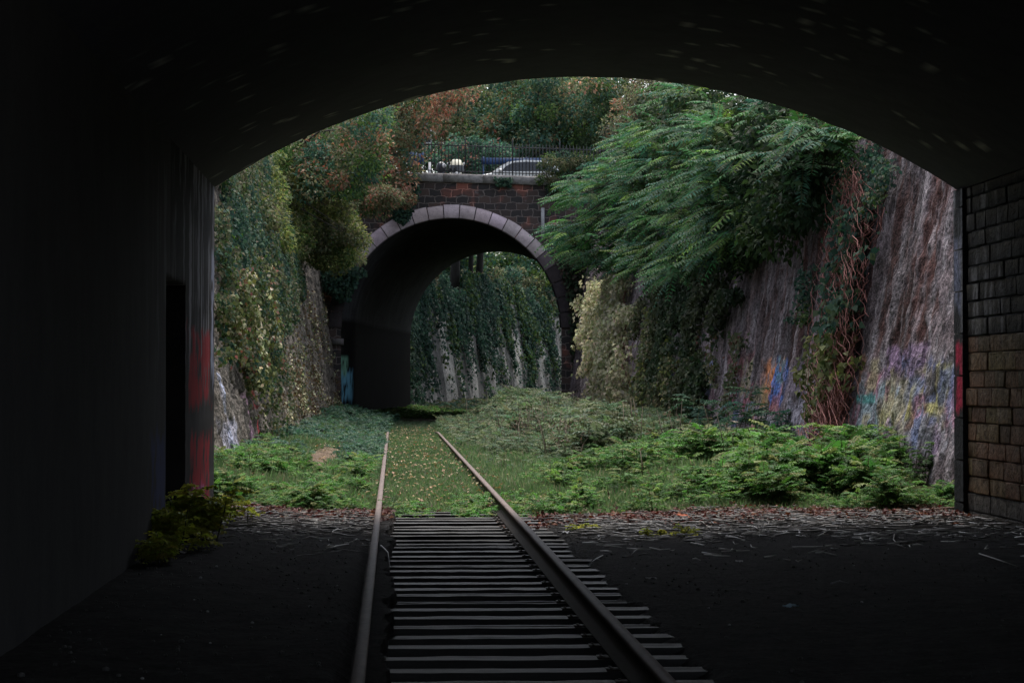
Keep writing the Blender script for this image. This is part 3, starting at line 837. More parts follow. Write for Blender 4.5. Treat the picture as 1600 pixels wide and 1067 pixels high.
# barrel of the bridge, bending with the track
yb = np.concatenate([np.linspace(PY2 + 0.02, 97, 40), np.linspace(97.3, EX2, 30)])
sec = [(XL, z_) for z_ in np.linspace(-0.4, 3.6, 26)] + [(XC + R2 * math.cos(t), ZS - 0.06 + R2 * math.sin(t)) for t in np.linspace(math.pi, 0, 61)] + [(XR, 2.8), (XR, 1.8), (XR, 0.8), (XR, -0.4)]
P = np.zeros((len(sec), len(yb), 3))
for i, (x, z) in enumerate(sec):
    P[i, :, 0] = x + cen(yb) - float(cen(PY2)) * (1 - sstep(PY2, PY2 + 3, yb)); P[i, :, 1] = yb; P[i, :, 2] = z
Cb = np.where((P[..., 2] > 4.2)[..., None], np.array((0.05, 0.05, 0.053)), np.array((0.0065, 0.0063, 0.0066))) * (0.6 + 0.8 * fbm(P[..., 0] * 2 + P[..., 2], P[..., 1] * 2, 0, 221))[..., None]  # soffit painted lighter and jambs darker to even out the light inside
lf = P[..., 0] < XL + 0.6
Cg = blot(Cb, P[..., 1], P[..., 2], 93.1, 95.2, 0.9, 2.2, (0.16, 0.40, 0.55), 225, 0.9, 0.2, (2, 2))
Cg = blot(Cg, P[..., 1], P[..., 2], 93.1, 94.4, 1.9, 2.7, (0.20, 0.42, 0.30), 227, 0.8, 0.2, (2, 2))
Cb = np.where(lf[..., None], Cg, Cb)
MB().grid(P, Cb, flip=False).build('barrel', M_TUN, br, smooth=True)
m = MB()
m.box(XL - 0.35, XL + 0.10, PY2 - 0.1, PY2 + 5.0, ZS - 0.75, ZS - 0.5, C=(0.12, 0.11, 0.11))
m.build('impost', M_COPE, br)
m = MB()
xd = at(848, 345, PY2 - 0.05)[0]
m.tube([(xd, PY2 - 0.06, 7.45), (xd, PY2 - 0.06, 8.3), (xd, PY2 - 0.06, 8.72)], 0.075, 8, C=(0.42, 0.42, 0.44))
m.build('drainpipe', M_VOUS, br)

# ------------------------------------------------------------------ railings, sign, vehicles on the bridge
M_IRON = plain('black_iron', (0.018, 0.02, 0.026), 0.5, 0.0, 0.5, 0.3, 5)
M_BLUE = plain('blue_paint', (0.012, 0.04, 0.115), 0.5, 0, 0.4, 0.35, 3, 0.1)
rl = thing('iron_railing', 'tall black iron railing of pointed bars on top of the stone bridge', 'railing', (XC, PY2 + 0.16, ZT0 + 0.34))
bars = MB(); x = -4.4; i = 0
YF = PY2 + 0.16
while x < 10.5:
    zb = float(cap_z(x)) + 0.33
    post = (i % 14 == 7)
    r = 0.030 if post else 0.019
    hh = 1.52 if post else 1.34 + rng.uniform(-0.02, 0.02)
    if not post:
        bars.tube([(x, YF, zb), (x + rng.uniform(-.008, .008), YF, zb + hh - 0.1), (x, YF, zb + hh)], [r, r, 0.003], 5)
    x += 0.137; i += 1
bars.build('bars', M_IRON, rl)
i = 7
while -4.4 + 0.137 * i < 10.5:
    x = -4.4 + 0.137 * i; zb = float(cap_z(x)) + 0.33
    m = MB(); m.tube([(x, YF, zb), (x, YF, zb + 1.45), (x, YF, zb + 1.56)], [0.03, 0.03, 0.004], 6)
    m.build('post', M_IRON, rl); i += 14
for zo in (0.12, 1.16):
    m = MB()
    V = [(-4.4, YF - 0.01, cap_z(-4.4) + .33 + zo), (-4.4, YF + 0.01, cap_z(-4.4) + .33 + zo), (-4.4, YF + .01, cap_z(-4.4) + .37 + zo), (-4.4, YF - .01, cap_z(-4.4) + .37 + zo)]
    V += [(10.4, y, z - cap_z(-4.4) + cap_z(10.4)) for _, y, z in V]
    m.add(V, [(0, 4, 5, 1), (1, 5, 6, 2), (2, 6, 7, 3), (3, 7, 4, 0), (0, 1, 2, 3), (4, 7, 6, 5)])
    m.build('cross_rail', M_IRON, rl)
# blue barrier across the street
YB = 101.5
def blue(x0, x1, zc, lab, hb=0.15):
    t = thing('blue_barrier', lab, 'barrier', ((x0 + x1) / 2, YB, ZST))
    m = MB(); m.box(x0, x1, YB - 0.02, YB + 0.02, zc - hb, zc + hb)
    m.build('panel', M_BLUE, t)
    k = x0 + 0.1
    while k < x1:
        q = MB(); q.box(k - 0.03, k + 0.03, YB + 0.021, YB + 0.08, ZST, zc + hb + 0.06); q.build('post', M_BLUE, t); k += 1.9
pA, pB = at(752, 252, YB), at(868, 254, YB)
blue(pA[0], pB[0], pA[2], 'blue street barrier behind the car roof')
pA, pB = at(640, 248, YB), at(662, 252, YB)
blue(pA[0], pB[0], pA[2], 'short blue barrier just left of the sign post', 0.26)
pA, pB = at(485, 239, YB - 3), at(566, 245, YB - 3)
blue(pA[0], pB[0], pA[2], 'long blue barrier glimpsed through the leaves of the left trees', 0.2)
pA, pB = at(925, 258, YB), at(960, 260, YB)
blue(pA[0], pB[0], pA[2], 'short blue barrier at the right end of the iron railing')
# sign
M_WHITE = plain('white_paint', (0.62, 0.63, 0.65), 0.6, 0, 0.4, 0.15, 8)
M_GREY = plain('grey_metal', (0.10, 0.10, 0.11), 0.5, 0.3, 0.5, 0.2, 6)
ysn = PY2 + 2.2
ps = at(667, 195, ysn)
t = thing('street_sign', 'narrow white framed sign on a thin post behind the railing', 'sign', (ps[0], ysn, ZST))
m = MB(); m.tube([(ps[0] - 0.10, ysn, ZST), (ps[0] - 0.10, ysn, ps[2] + 0.02)], 0.035, 8); m.build('post', M_GREY, t)
m = MB(); m.box(ps[0] - 0.06, ps[0] + 0.16, ysn - 0.02, ysn + 0.02, ps[2] - 0.75, ps[2]); pnl = m.build('panel', M_GREY, t)
m = MB()
for a, b, c, d in ((-0.085, -0.06, -0.78, 0.03), (0.16, 0.185, -1.15, 0.03), (-0.06, 0.16, 0.0, 0.03), (-0.06, 0.16, -0.78, -0.75)):
    m.box(ps[0] + a, ps[0] + b, ysn - 0.035, ysn + 0.03, ps[2] + c, ps[2] + d)
m.build('frame', M_WHITE, pnl)
m = MB(); m.box(ps[0] + 0.06, ps[0] + 0.17, ysn - 0.03, ysn + 0.03, ZST, ZST + 1.35); m.build('notice_board', M_WHITE, t)

# the car, nose to the left
M_CAR = plain('silver_paint', (0.62, 0.63, 0.62), 0.35, 0.1, 0.5, 0.05, 2, 0, 0.6)
M_GLASS = plain('dark_glass', (0.012, 0.016, 0.022), 0.12, 0, 0.6, 0.1, 2)
M_TYRE = plain('tyre_rubber', (0.02, 0.02, 0.02), 0.85, 0, 0.3, 0.2, 8)
M_RIM = plain('alloy', (0.45, 0.45, 0.46), 0.35, 0.7, 0.5, 0.1, 8)
YC = PY2 + 3.1
xw = at(768, 275, YC)[0]       # foot of the windscreen
x0 = xw - 0.95
car = thing('parked_car', 'silver hatchback car parked behind the iron railing of the bridge', 'car', (x0 + 2.0, YC, ZST))
YM = YC
def sect(pts, y): return np.array([(x0 + a, y, ZST + b) for a, b in pts])
low = [(0.05, 0.28), (0.0, 0.55), (0.12, 0.72), (0.55, 0.86), (0.98, 0.95), (2.2, 0.98), (3.6, 1.0), (4.02, 0.92), (4.1, 0.6), (4.0, 0.28)]
m = MB()
secs = []
for dy, k in ((-0.84, 0.93), (-0.80, 0.985), (-0.70, 1.0), (0.70, 1.0), (0.80, 0.985), (0.84, 0.93)):
    secs.append(sect([(2.05 + (a - 2.05) * k, 0.3 + (b - 0.3) * (1 if abs(dy) < 0.8 else 0.96)) for a, b in low], YM + dy))
P = np.array(secs); P = np.concatenate([P, P[:, :1]], 1)
m.grid(P, flip=True)
n = len(low)
for q in (0, -1):
    e = P[q, :n]; m.add(e, T=[(0, a, a + 1) if q == 0 else (0, a + 1, a) for a in range(1, n - 1)])
body = m.build('body', M_CAR, car, smooth=False)
cab = [(0.95, 0.94), (1.35, 1.25), (1.75, 1.43), (2.3, 1.49), (3.0, 1.47), (3.55, 1.34), (3.95, 0.98)]
m = MB(); secs = []
for dy, k, dz in ((-0.80, 1.0, 0), (-0.62, 0.97, 0), (-0.5, 0.965, 0.02), (0.5, 0.965, 0.02), (0.62, 0.97, 0), (0.80, 1.0, 0)):
    secs.append([(2.4 + (a - 2.4) * k, b + dz) for a, b in cab])
sides = [-0.80, -0.60, -0.5, 0.5, 0.60, 0.80]
# roof and pillars: strip along the cabin outline, tucked in towards the top
P = np.zeros((6, len(cab), 3))
for i, dy in enumerate(sides):
    for j, (a, b) in enumerate(secs[i]):
        tuck = 1 - 0.22 * (b - 0.94) / 0.55
        P[i, j] = (x0 + a, YM + dy * tuck if abs(dy) > 0.7 else YM + dy * tuck, ZST + b)
m.grid(P, flip=True)
for q, fl in ((0, False), (-1, True)):
    e = P[q]; k = len(cab)
    m.add(e, T=[(0, a, a + 1) if not fl else (0, a + 1, a) for a in range(1, k - 1)])
m.build('roof', M_CAR, car, smooth=False)
for sg in (-1, 1):
    wn = [(1.32, 1.00), (1.50, 1.20), (1.82, 1.37), (2.36, 1.41), (2.36, 1.00)]
    wn2 = [(2.365, 1.00), (2.365, 1.41), (3.0, 1.39), (3.42, 1.27), (3.55, 1.00)]
    for wq in (wn, wn2):
        V = [(x0 + a, YM + sg * (0.80 * (1 - 0.22 * (b - 0.94) / 0.55) + 0.012), ZST + b) for a, b in wq]
        m = MB(); m.add(V, T=[(0, a, a + 1) if sg > 0 else (0, a + 1, a) for a in range(1, 4)])
        m.build('side_window', M_GLASS, car)
    m = MB(); m.ell((x0 + 1.28, YM + sg * 0.90, ZST + 1.02), (0.09, 0.10, 0.075)); m.build('mirror', M_CAR, car, smooth=True)
    m = MB(); m.ell((x0 + 0.16, YM + sg * 0.62, ZST + 0.66), (0.12, 0.16, 0.08)); m.build('headlight', M_WHITE, car, smooth=True)
    for wx in (0.75, 3.3):
        m = MB(); m.torus((x0 + wx, YM + sg * 0.78, ZST + 0.31), 0.23, 0.085, 1)
        wh = m.build('wheel', M_TYRE, car, smooth=True)
        m = MB(); m.tube([(x0 + wx, YM + sg * 0.74, ZST + 0.31), (x0 + wx, YM + sg * 0.83, ZST + 0.31)], 0.19, 14); m.build('rim', M_RIM, wh)
wsx = [(1.02, 0.99), (1.34, 1.235), (1.68, 1.40)]
V = []
for a, b in wsx:
    for sg in (-1, 1): V.append((x0 + a - 0.02, YM + sg * (0.70 - 0.3 * (b - 0.94)), ZST + b + 0.03))
m = MB(); m.add(V, [(0, 2, 3, 1), (2, 4, 5, 3)]); m.build('windscreen', M_GLASS, car)

# two scooters, seen almost head on
def scooter(px, lab, shell, screen, top):
    yq = PY2 + 2.5
    p = at(px, 270, yq); x, z = p[0], ZST
    t = thing('scooter', lab, 'scooter', (x, yq, z), 'scooters parked on the bridge')
    for wy in (-0.55, 0.65):
        m = MB(); m.torus((x, yq + wy, z + 0.24), 0.18, 0.06, 0); wq = m.build('wheel', M_TYRE, t, smooth=True)
        m = MB(); m.tube([(x - 0.04, yq + wy, z + 0.24), (x + 0.04, yq + wy, z + 0.24)], 0.13, 12); m.build('rim', M_RIM, wq)
    m = MB(); m.ell((x, yq - 0.36, z + 0.72), (0.20, 0.16, 0.36)); m.ell((x, yq - 0.52, z + 0.50), (0.11, 0.22, 0.10)); m.build('front_shield', shell, t, smooth=True)
    m = MB(); m.ell((x, yq + 0.45, z + 0.58), (0.19, 0.52, 0.2)); m.box(x - 0.15, x + 0.15, yq - 0.35, yq + 0.2, z + 0.28, z + 0.36); m.build('body', shell, t, smooth=False)
    m = MB(); m.ell((x, yq + 0.45, z + 0.80), (0.15, 0.45, 0.09)); m.build('seat', M_TYRE, t, smooth=True)
    m = MB(); m.tube([(x - 0.34, yq - 0.18, z + 1.06), (x - 0.15, yq - 0.30, z + 1.02), (x + 0.15, yq - 0.30, z + 1.02), (x + 0.34, yq - 0.18, z + 1.06)], 0.022, 6); m.build('handlebar', M_TYRE, t)
    m = MB(); m.ell((x + (0 if top else 0.12), yq - 0.56, z + (0.84 if top else 1.18)), (0.09, 0.05, 0.09)); m.build('headlight', M_WHITE, t, smooth=True)
    if top:
        uu = np.linspace(-1, 1, 11); vv = np.linspace(0, 1, 7)
        def shell_(v0, v1, push, mt, nm):
            m = MB(); vq = v0 + (v1 - v0) * vv
            Pq = np.array([[(x + 0.34 * a * math.sqrt(max(0.0, 1 - (0.88 * b) ** 2)) * (1 - 0.1 * (1 - b)), yq - 0.52 + 0.30 * b * b + 0.16 * a * a - push, z + 0.92 + 0.56 * b) for b in vq] for a in uu])
            m.grid(Pq); Pq2 = Pq.copy(); Pq2[..., 1] += 0.015; m.grid(Pq2, flip=True); return m.build(nm, mt, t, smooth=True)
        shell_(0.0, 0.55, 0.0, M_GLASS, 'windscreen'); shell_(0.55, 1.0, 0.004, M_CREAM, 'screen_hood')
    else:
        m = MB(); m.ell((x, yq - 0.40, z + 1.12), (0.22, 0.18, 0.24)); m.build('fairing', shell, t, smooth=True)
    for sg in (-1, 1):
        m = MB(); m.tube([(x + sg * 0.24, yq - 0.24, z + 1.04), (x + sg * 0.31, yq - 0.26, z + 1.26)], 0.01, 5); m.ell((x + sg * 0.33, yq - 0.26, z + 1.30), (0.07, 0.025, 0.05)); m.build('mirror', M_TYRE if not top else M_WHITE, t)
    if top:
        m = MB(); m.ell((x, yq + 0.95, z + 1.0), (0.26, 0.20, 0.22)); m.build('top_case', M_CREAM, t, smooth=True)
M_CREAM = plain('cream_plastic', (0.55, 0.53, 0.42), 0.4, 0, 0.5, 0.1, 5)
M_NAVY = plain('dark_shell', (0.03, 0.035, 0.05), 0.35, 0, 0.5, 0.2, 5)
scooter(689, 'dark scooter with a round headlamp next to the sign post on the bridge', M_NAVY, M_NAVY, False)
scooter(713, 'pale scooter with a cream hooded windscreen parked between the dark scooter and the car', M_WHITE, M_GLASS, True)

# ------------------------------------------------------------------ vegetation builders
G1 = [(0.040, 0.075, 0.026), (0.055, 0.095, 0.030), (0.030, 0.060, 0.028), (0.075, 0.110, 0.035)]
GTEAL = [(0.035, 0.078, 0.055), (0.028, 0.060, 0.046), (0.050, 0.095, 0.060)]
GYEL = [(0.115, 0.135, 0.045), (0.085, 0.11, 0.04), (0.16, 0.165, 0.065), (0.06, 0.085, 0.035)]
RED = [(0.23, 0.10, 0.07), (0.17, 0.085, 0.06), (0.27, 0.16, 0.11)]
CREAM = [(0.56, 0.54, 0.36), (0.46, 0.46, 0.27), (0.30, 0.33, 0.17), (0.60, 0.54, 0.40)]
OLIVE = [(0.080, 0.095, 0.048), (0.105, 0.105, 0.060), (0.062, 0.088, 0.048), (0.14, 0.13, 0.08)]

def clump_leaves(mb, cs, rs, per, size, colfn, droop=0.35, aspect=0.55):
    for c, r in zip(cs, rs):
        n = int(per * rng.uniform(0.7, 1.3))
        d = unit(rng.normal(0, 1, (n, 3)))
        rr = rng.uniform(0.35, 1.0, n) ** 0.6
        p = c + d * rr[:, None] * r * np.array((1, 1, 0.75))
        nrm = d * 0.6 + np.array((0, 0, 0.7)) + rng.normal(0, 0.45, (n, 3))
        ld = d * 0.7 + rng.normal(0, 0.5, (n, 3)) + np.array((0, 0, -droop))
        L = size * rng.uniform(0.6, 1.35, n)
        mb.leaves(p, ld, nrm, L, L * aspect, colfn(n))

def palfn(*sets, b=1.0):
    """each clump picks one palette, so hue changes in patches"""
    def f(n):
        cols, wts = sets[rng.integers(0, len(sets))]
        return pal(n, cols, wts) * rng.uniform(0.75, 1.25) * b
    return f

def sample_poly(poly, n, y_of, jit=2.0):
    poly = np.array(poly, float)
    a, b = poly.min(0), poly.max(0)
    out = []
    while len(out) < n:
        q = rng.uniform(a, b, (n * 3, 2))
        q = q[inpoly(q[:, 0], q[:, 1], poly)]
        for px, py in q:
            out.append(at(px, py, y_of(px, py) + rng.uniform(-jit, jit)))
            if len(out) >= n: break
    return np.array(out)

def tree(name, label, cat, poly, yd, jit, n, rad, per, size, colfn, base, tr=0.16, group=None, aspect=0.55, barkC=(0.045, 0.038, 0.034), limbs=14, droop=0.35):
    cs = sample_poly(poly, n, (lambda a, b: yd) if not callable(yd) else yd, jit)
    t = thing(name, label, cat, base, group)
    mb = MB()
    clump_leaves(mb, cs, rng.uniform(0.6, 1.25, n) * rad, per, size, colfn, droop, aspect)
    mb.build('crown', M_LEAF, t)
    tk = MB(); base = np.array(base, float)
    ctr = cs.mean(0)
    top = ctr * 0.75 + base * 0.25; top[2] = base[2] + (ctr[2] - base[2]) * 0.95
    s_ = np.linspace(0, 1, 8)[:, None]
    pts = base + (top - base) * s_ + np.sin(s_ * 5 + rng.uniform(0, 6)) * np.array((0.12, 0.1, 0)) * s_
    pts[0, 2] -= 0.3
    tk.tube(pts, tr * (1 - 0.65 * s_[:, 0]), 8, C=barkC)
    for i in rng.choice(n, min(limbs, n), replace=False):
        e = cs[i]; k = rng.integers(2, 7); s0 = pts[k]
        mid = (s0 + e) / 2 + rng.normal(0, 0.15, 3) + np.array((0, 0, 0.15))
        tk.tube([s0, mid, e], [tr * 0.35, tr * 0.22, tr * 0.06], 5, C=barkC)
    tk.build('trunk', M_BARK, t, smooth=True)
    return t

# ------------------------------------------------------------------ trees behind the bridge and on the banks
tree('tree', 'tree with brick red autumn leaves left of the sign post', 'tree',
     [(560, 180), (600, 158), (660, 140), (722, 132), (735, 170), (690, 190), (655, 215), (648, 262), (620, 300), (560, 320), (520, 280), (530, 220)], 90.5, 2.2, 120, 0.62, 150, 0.15,
     palfn((RED, None), (RED + OLIVE, None), (OLIVE, None), (G1 + OLIVE, None), (OLIVE + GTEAL, None), b=1.35), (-5.2, 92.0, 9.2), 0.17)
tree('tree', 'olive green tree under the left end of the tunnel arch', 'tree',
     [(420, 235), (480, 208), (560, 170), (600, 165), (590, 250), (560, 300), (500, 300), (450, 280)], 78, 3.0, 110, 0.6, 150, 0.14,
     palfn((OLIVE, None), (G1, None), (GTEAL, None), (OLIVE + RED, None), b=1.35), (-7.4, 79.0, 9.2), 0.16)
tree('tree', 'mid green tree behind the scooters with pinkish brown leaf patches', 'tree',
     [(680, 140), (760, 122), (850, 118), (850, 190), (830, 235), (760, 225), (690, 230), (670, 190)], 111, 3, 130, 0.8, 140, 0.19,
     palfn((OLIVE, None), (GTEAL, None), (GTEAL, None), (OLIVE + RED[:1], None), (G1 + OLIVE, None), b=1.6), (1.2, 112, ZST), 0.24)
tree('tree', 'tall dark tree with rusty leaf tips behind the car', 'tree',
     [(820, 118), (950, 118), (958, 160), (935, 235), (880, 245), (830, 235), (815, 180)], 107, 2.5, 140, 0.75, 130, 0.18,
     palfn((GTEAL, None), (G1, None), (GTEAL + OLIVE, None), (OLIVE + RED[2:], None), ([(0.03, 0.05, 0.025)], None), b=1.6), (5.6, 108, ZST), 0.3)
tree('tree', 'brownish thin tree left of the big frond tree top', 'tree',
     [(955, 165), (985, 150), (1000, 118), (1050, 118), (1050, 210), (1010, 250), (950, 250)], 104, 2.5, 120, 0.6, 110, 0.14,
     palfn((OLIVE, None), (OLIVE + RED, None), ([(0.05, 0.045, 0.035)], None), b=1.5), (9.4, 105, ZST), 0.2)
t_ = tree('shrub', 'low blue green shrub behind the railing between sign post and car', 'shrub',
     [(665, 235), (700, 212), (760, 218), (800, 235), (795, 262), (760, 272), (680, 272)], 104, 1.0, 55, 0.42, 110, 0.15,
     palfn((GTEAL, None), (GTEAL, None), (GTEAL + [(0.2, 0.1, 0.08)], None), b=1.7), (1.6, 104.5, ZST), 0.07)
# dark dead limbs against the sky gap
dl = thing('bare_tree', 'dark leaning trunk with bare limbs crossing the small sky gap', 'tree', (8.2, 112, ZST))
m = MB(); q0 = np.array((8.2, 112, ZST - 0.2))
tp = [at(945, 235, 112), at(940, 185, 112), at(925, 120, 112)]
m.tube([q0] + tp, [0.28, 0.24, 0.2, 0.14], 8, C=(0.02, 0.018, 0.018))
for a in (((940, 185), (965, 150), (1010, 128)), ((938, 175), (955, 140), (985, 122)), ((941, 195), (980, 160), (1015, 150)), ((930, 140), (950, 128), (975, 133))):
    m.tube([at(x, y, 112) for x, y in a], [0.12, 0.08, 0.03], 6, C=(0.02, 0.018, 0.018))
m.build('trunk', M_BARK, dl, smooth=True)
mb = MB(); cs = sample_poly([(938, 112), (1005, 112), (1000, 150), (940, 165)], 34, lambda a, b: 112, 2.0)
clump_leaves(mb, cs, np.full(34, 0.45), 60, 0.17, palfn((OLIVE, None), (G1, None))); mb.build('crown', M_LEAF, dl)
# farther row closing the view
farset = [('dark green background tree left of the sign post top', (470, 650), 126, GTEAL), ('hazy green background tree above the scooters', (620, 800), 132, G1),
          ('bluish background tree above the car', (770, 900), 137, GTEAL), ('dim background tree left of the sky gap', (840, 945), 128, G1),
          ('dull background tree right of the sky gap', (985, 1130), 128, OLIVE), ('olive background tree at the top left of the arch', (380, 520), 118, OLIVE)]
for lab, (a, b), yd, pl_ in farset:
    c = at((a + b) / 2, 300, yd)
    ptop = 95 if not (a > 930) else 112
    tree('tree', lab, 'tree', [(a, 150), ((a + b) / 2, ptop), (b, 150), (b, 265), (a, 265)], yd, 3.5, 100, 1.1, 110, 0.28, palfn((pl_, None), (pl_ + OLIVE, None), ([(0.03, 0.05, 0.03)], None), b=1.5), (c[0], yd + 1, ZST), 0.3, 'background trees')

# ------------------------------------------------------------------ trees and shrubs above the far wall seen through the arch
def fary(px, py):    # wall-top line of the far wall
    a, z = wall_hit(px, 470, fwall, EX2, 200)
    return a + 3
tree('shrub', 'olive and tan shrub on top of the far wall under the stone arch', 'shrub',
     [(745, 430), (775, 412), (830, 425), (868, 470), (880, 500), (820, 485), (760, 468)], fary, 1.5, 60, 0.55, 90, 0.22,
     palfn((OLIVE, None), (OLIVE + CREAM[2:3], None), (GTEAL, None), (GTEAL, None)), tuple(at(800, 470, float(fary(800, 470)) + 1.5) - np.array((0, 0, 0.5))), 0.08)
tree('tree', 'backlit green tree at the top of the stone arch opening', 'tree',
     [(650, 385), (870, 385), (880, 440), (760, 440), (660, 450)], 168, 6, 130, 1.3, 100, 0.34, palfn((G1, None), (G1, None), (GTEAL, None)), tuple(at(770, 490, 172)), 0.3)
tree('tree', 'dim green tree on the far bank left of the dark trunks', 'tree',
     [(560, 380), (720, 380), (720, 450), (640, 470), (560, 470)], 150, 5, 90, 1.2, 100, 0.3, palfn((G1, None), (GTEAL, None)), tuple(at(650, 490, 152)), 0.3)
for px, wd, lab in ((711, 0.30, 'leftmost of three dark trunks in the stone arch opening'), (735, 0.17, 'thinnest of the three dark trunks in the stone arch opening'), (749, 0.24, 'rightmost of three dark trunks in the stone arch opening')):
    yd = float(fary(px, 460)) + 1.5
    b_ = at(px - 3, 480, yd)
    t = thing('tree', lab, 'tree', b_, 'dark trunks on the far bank')
    m = MB(); m.tube([b_ - np.array((0, 0, 0.6)), at(px, 430, yd), at(px + 2, 380, yd), at(px + 1, 300, yd)], [wd * 1.15, wd, wd * 0.9, wd * 0.7], 10, C=(0.02, 0.019, 0.018))
    m.build('trunk', M_BARK, t, smooth=True)
    cs = sample_poly([(px - 45, 290), (px + 45, 290), (px + 60, 360), (px - 60, 360)], 30, lambda a, b: yd, 3)
    mb = MB(); clump_leaves(mb, cs, np.full(30, 1.0), 90, 0.28, palfn((G1, None), (GTEAL, None))); mb.build('crown', M_LEAF, t)

# ------------------------------------------------------------------ ivy and creepers on walls
def ivy(name, label, fn, y0, y1, z0, z1, n, maskfn, colfn, size=(0.07, 0.14), thick=0.18, side=1, stems=None, cat='ivy', aspect=0.85, patch=9):
    """leaves hanging on a wall; colour changes in patches"""
    y = rng.uniform(y0, y1, n); z = rng.uniform(z0, z1, n)
    P = fn(y, z)
    px, py = proj(P)
    ex, ey = px + (fbm(y * 1.1, z * 1.6, 0, 305) - 0.5) * 46, py + (fbm(y * 1.1, z * 1.6, 0, 308) - 0.5) * 60
    pr = maskfn(ex, ey, y, z)
    k = rng.uniform(0, 1, n) < pr
    P, y, z, px, py = P[k], y[k], z[k], px[k], py[k]
    m = len(P)
    P = P.copy(); P[:, 0] += side * (0.05 + thick * rng.uniform(0, 1, m) * (0.4 + 1.2 * fbm(y * 1.2, z * 1.2, 0, 301)))
    nrm = np.tile(np.array((side * 0.8, -0.45, 0.55)), (m, 1)) + rng.normal(0, 0.4, (m, 3))
    ld = np.tile(np.array((side * 0.25, -0.1, -0.8)), (m, 1)) + rng.normal(0, 0.5, (m, 3))
    L = rng.uniform(size[0], size[1], m)
    base = (int(y0), 0)
    t = thing(name, label, cat, P[np.argmin(P[:, 2])] if m else (0, 0, 0))
    mb = MB(); mb.leaves(P, ld, nrm, L, L * aspect, colfn(px, py, y, z, m)); mb.build('leaves', M_LEAF, t)
    if stems:
        sm = MB()
        for (a, b, r, c) in stems: sm.tube(a, b, r, C=c)
        sm.build('stems', M_STEM, t)
    return t

def patchcol(sets, seed, sc=0.8):
    def f(px, py, y, z, m):
        g = fbm(y * sc, z * sc, 0, seed)
        C = np.zeros((m, 3)); r = np.argsort(np.argsort(g)) / max(1, m)
        n = len(sets)
        idx = np.clip((r + rng.normal(0, 0.10, m)) * n, 0, n - 1).astype(int)
        for i, (cols, wts) in enumerate(sets):
            q = idx == i
            C[q] = pal(int(q.sum()), cols, wts)
        return C * (0.8 + 0.4 * fbm(y * 3, z * 3, 0, seed + 3))[:, None]
    return f

# left wall, near: green ivy curtain
GRL = [(372, 605), (416, 595), (416, 710), (372, 710)]
polyA = [(330, 255), (470, 230), (560, 300), (560, 430), (490, 430), (440, 470), (425, 560), (425, 690), (412, 700), (408, 600), (380, 590), (360, 560), (332, 555)]
def mA(px, py, y, z):
    g = fbm(y * 0.7, z * 0.28, 0, 310); h = fbm(y * 3, z * 1.6, 0, 312)
    up = sstep(560, 420, py)
    return inpoly(px, py, polyA) * (1 - 0.9 * inpoly(px, py, GRL)) * sstep(0.44, 0.54, g * 0.7 + h * 0.3 + 0.16 * up) 
ivy('ivy', 'dark green ivy curtain covering the beige wall beside the tunnel mouth', lwall, 30, 82, 0.1, 8.6, 240000, mA,
    patchcol([(GTEAL, None), (G1 + OLIVE, None), (OLIVE, None), (GTEAL + G1, None)], 315), (0.055, 0.12), 0.35)
polyB = [(338, 400), (385, 400), (400, 460), (398, 540), (388, 640), (372, 640), (362, 565), (338, 560), (335, 520)]
ivy('creeper', 'yellowing creeper with pink leaves on the beige wall nearest the tunnel mouth', lwall, 34, 58, 0.2, 4.5, 80000,
    lambda px, py, y, z: inpoly(px, py, polyB) * (1 - 0.9 * inpoly(px, py, GRL)) * sstep(0.53, 0.62, fbm(y * 1.0, z * 0.9, 0, 320) + 0.08 * sstep(560, 460, py)),
    patchcol([(GYEL, None), (GYEL + CREAM, None), ([(0.26, 0.12, 0.10), (0.2, 0.10, 0.07)] + GYEL, None), (GYEL + OLIVE, None)], 322, 1.3), (0.06, 0.12), 0.45, cat='creeper')
polyC = [(440, 430), (540, 450), (552, 650), (470, 660), (420, 650), (430, 520)]
ivy('creeper', 'sparse brown dried creeper on the lower beige wall towards the stone arch', lwall, 42, 92, 0.2, 5.2, 30000,
    lambda px, py, y, z: inpoly(px, py, polyC) * sstep(0.53, 0.63, fbm(y * 1.1, z * 1.1, 0, 330)) * (0.35 + 0.65 * sstep(540, 620, py)),
    patchcol([(OLIVE + [(0.15, 0.11, 0.06)], None), (OLIVE + CREAM, None), ([(0.14, 0.10, 0.06), (0.10, 0.07, 0.04)], None)], 332), (0.06, 0.12), 0.2, cat='creeper')
# yellow green shrub overhanging the left wall
tree('shrub', 'big yellow green shrub spilling over the top of the beige wall', 'shrub',
     [(420, 240), (452, 236), (480, 262), (520, 285), (545, 315), (552, 345), (568, 375), (560, 405), (535, 425), (500, 420), (480, 400), (440, 390), (410, 340)],
     lambda px, py: max(46, wall_hit(px, py, lwall, 30, 91)[0] - 9), 2.0, 280, 0.38, 150, 0.12, palfn((GYEL, None), (GYEL, None), (GYEL + OLIVE, None), (OLIVE, None), (G1 + GYEL, None), b=1.35), (-6.0, 70, 8.9), 0.1)
tree('shrub', 'pinkish brown shrub in front of the sooty stonework left of the arch', 'shrub',
     [(470, 250), (520, 255), (560, 290), (610, 300), (640, 310), (610, 330), (560, 335), (520, 310), (480, 285)],
     86, 1.5, 60, 0.45, 140, 0.13, palfn((OLIVE, None), (OLIVE + RED, None), ([(0.24, 0.12, 0.09)] + OLIVE, None), (G1, None)), (-5.4, 88, 9.0), 0.08)
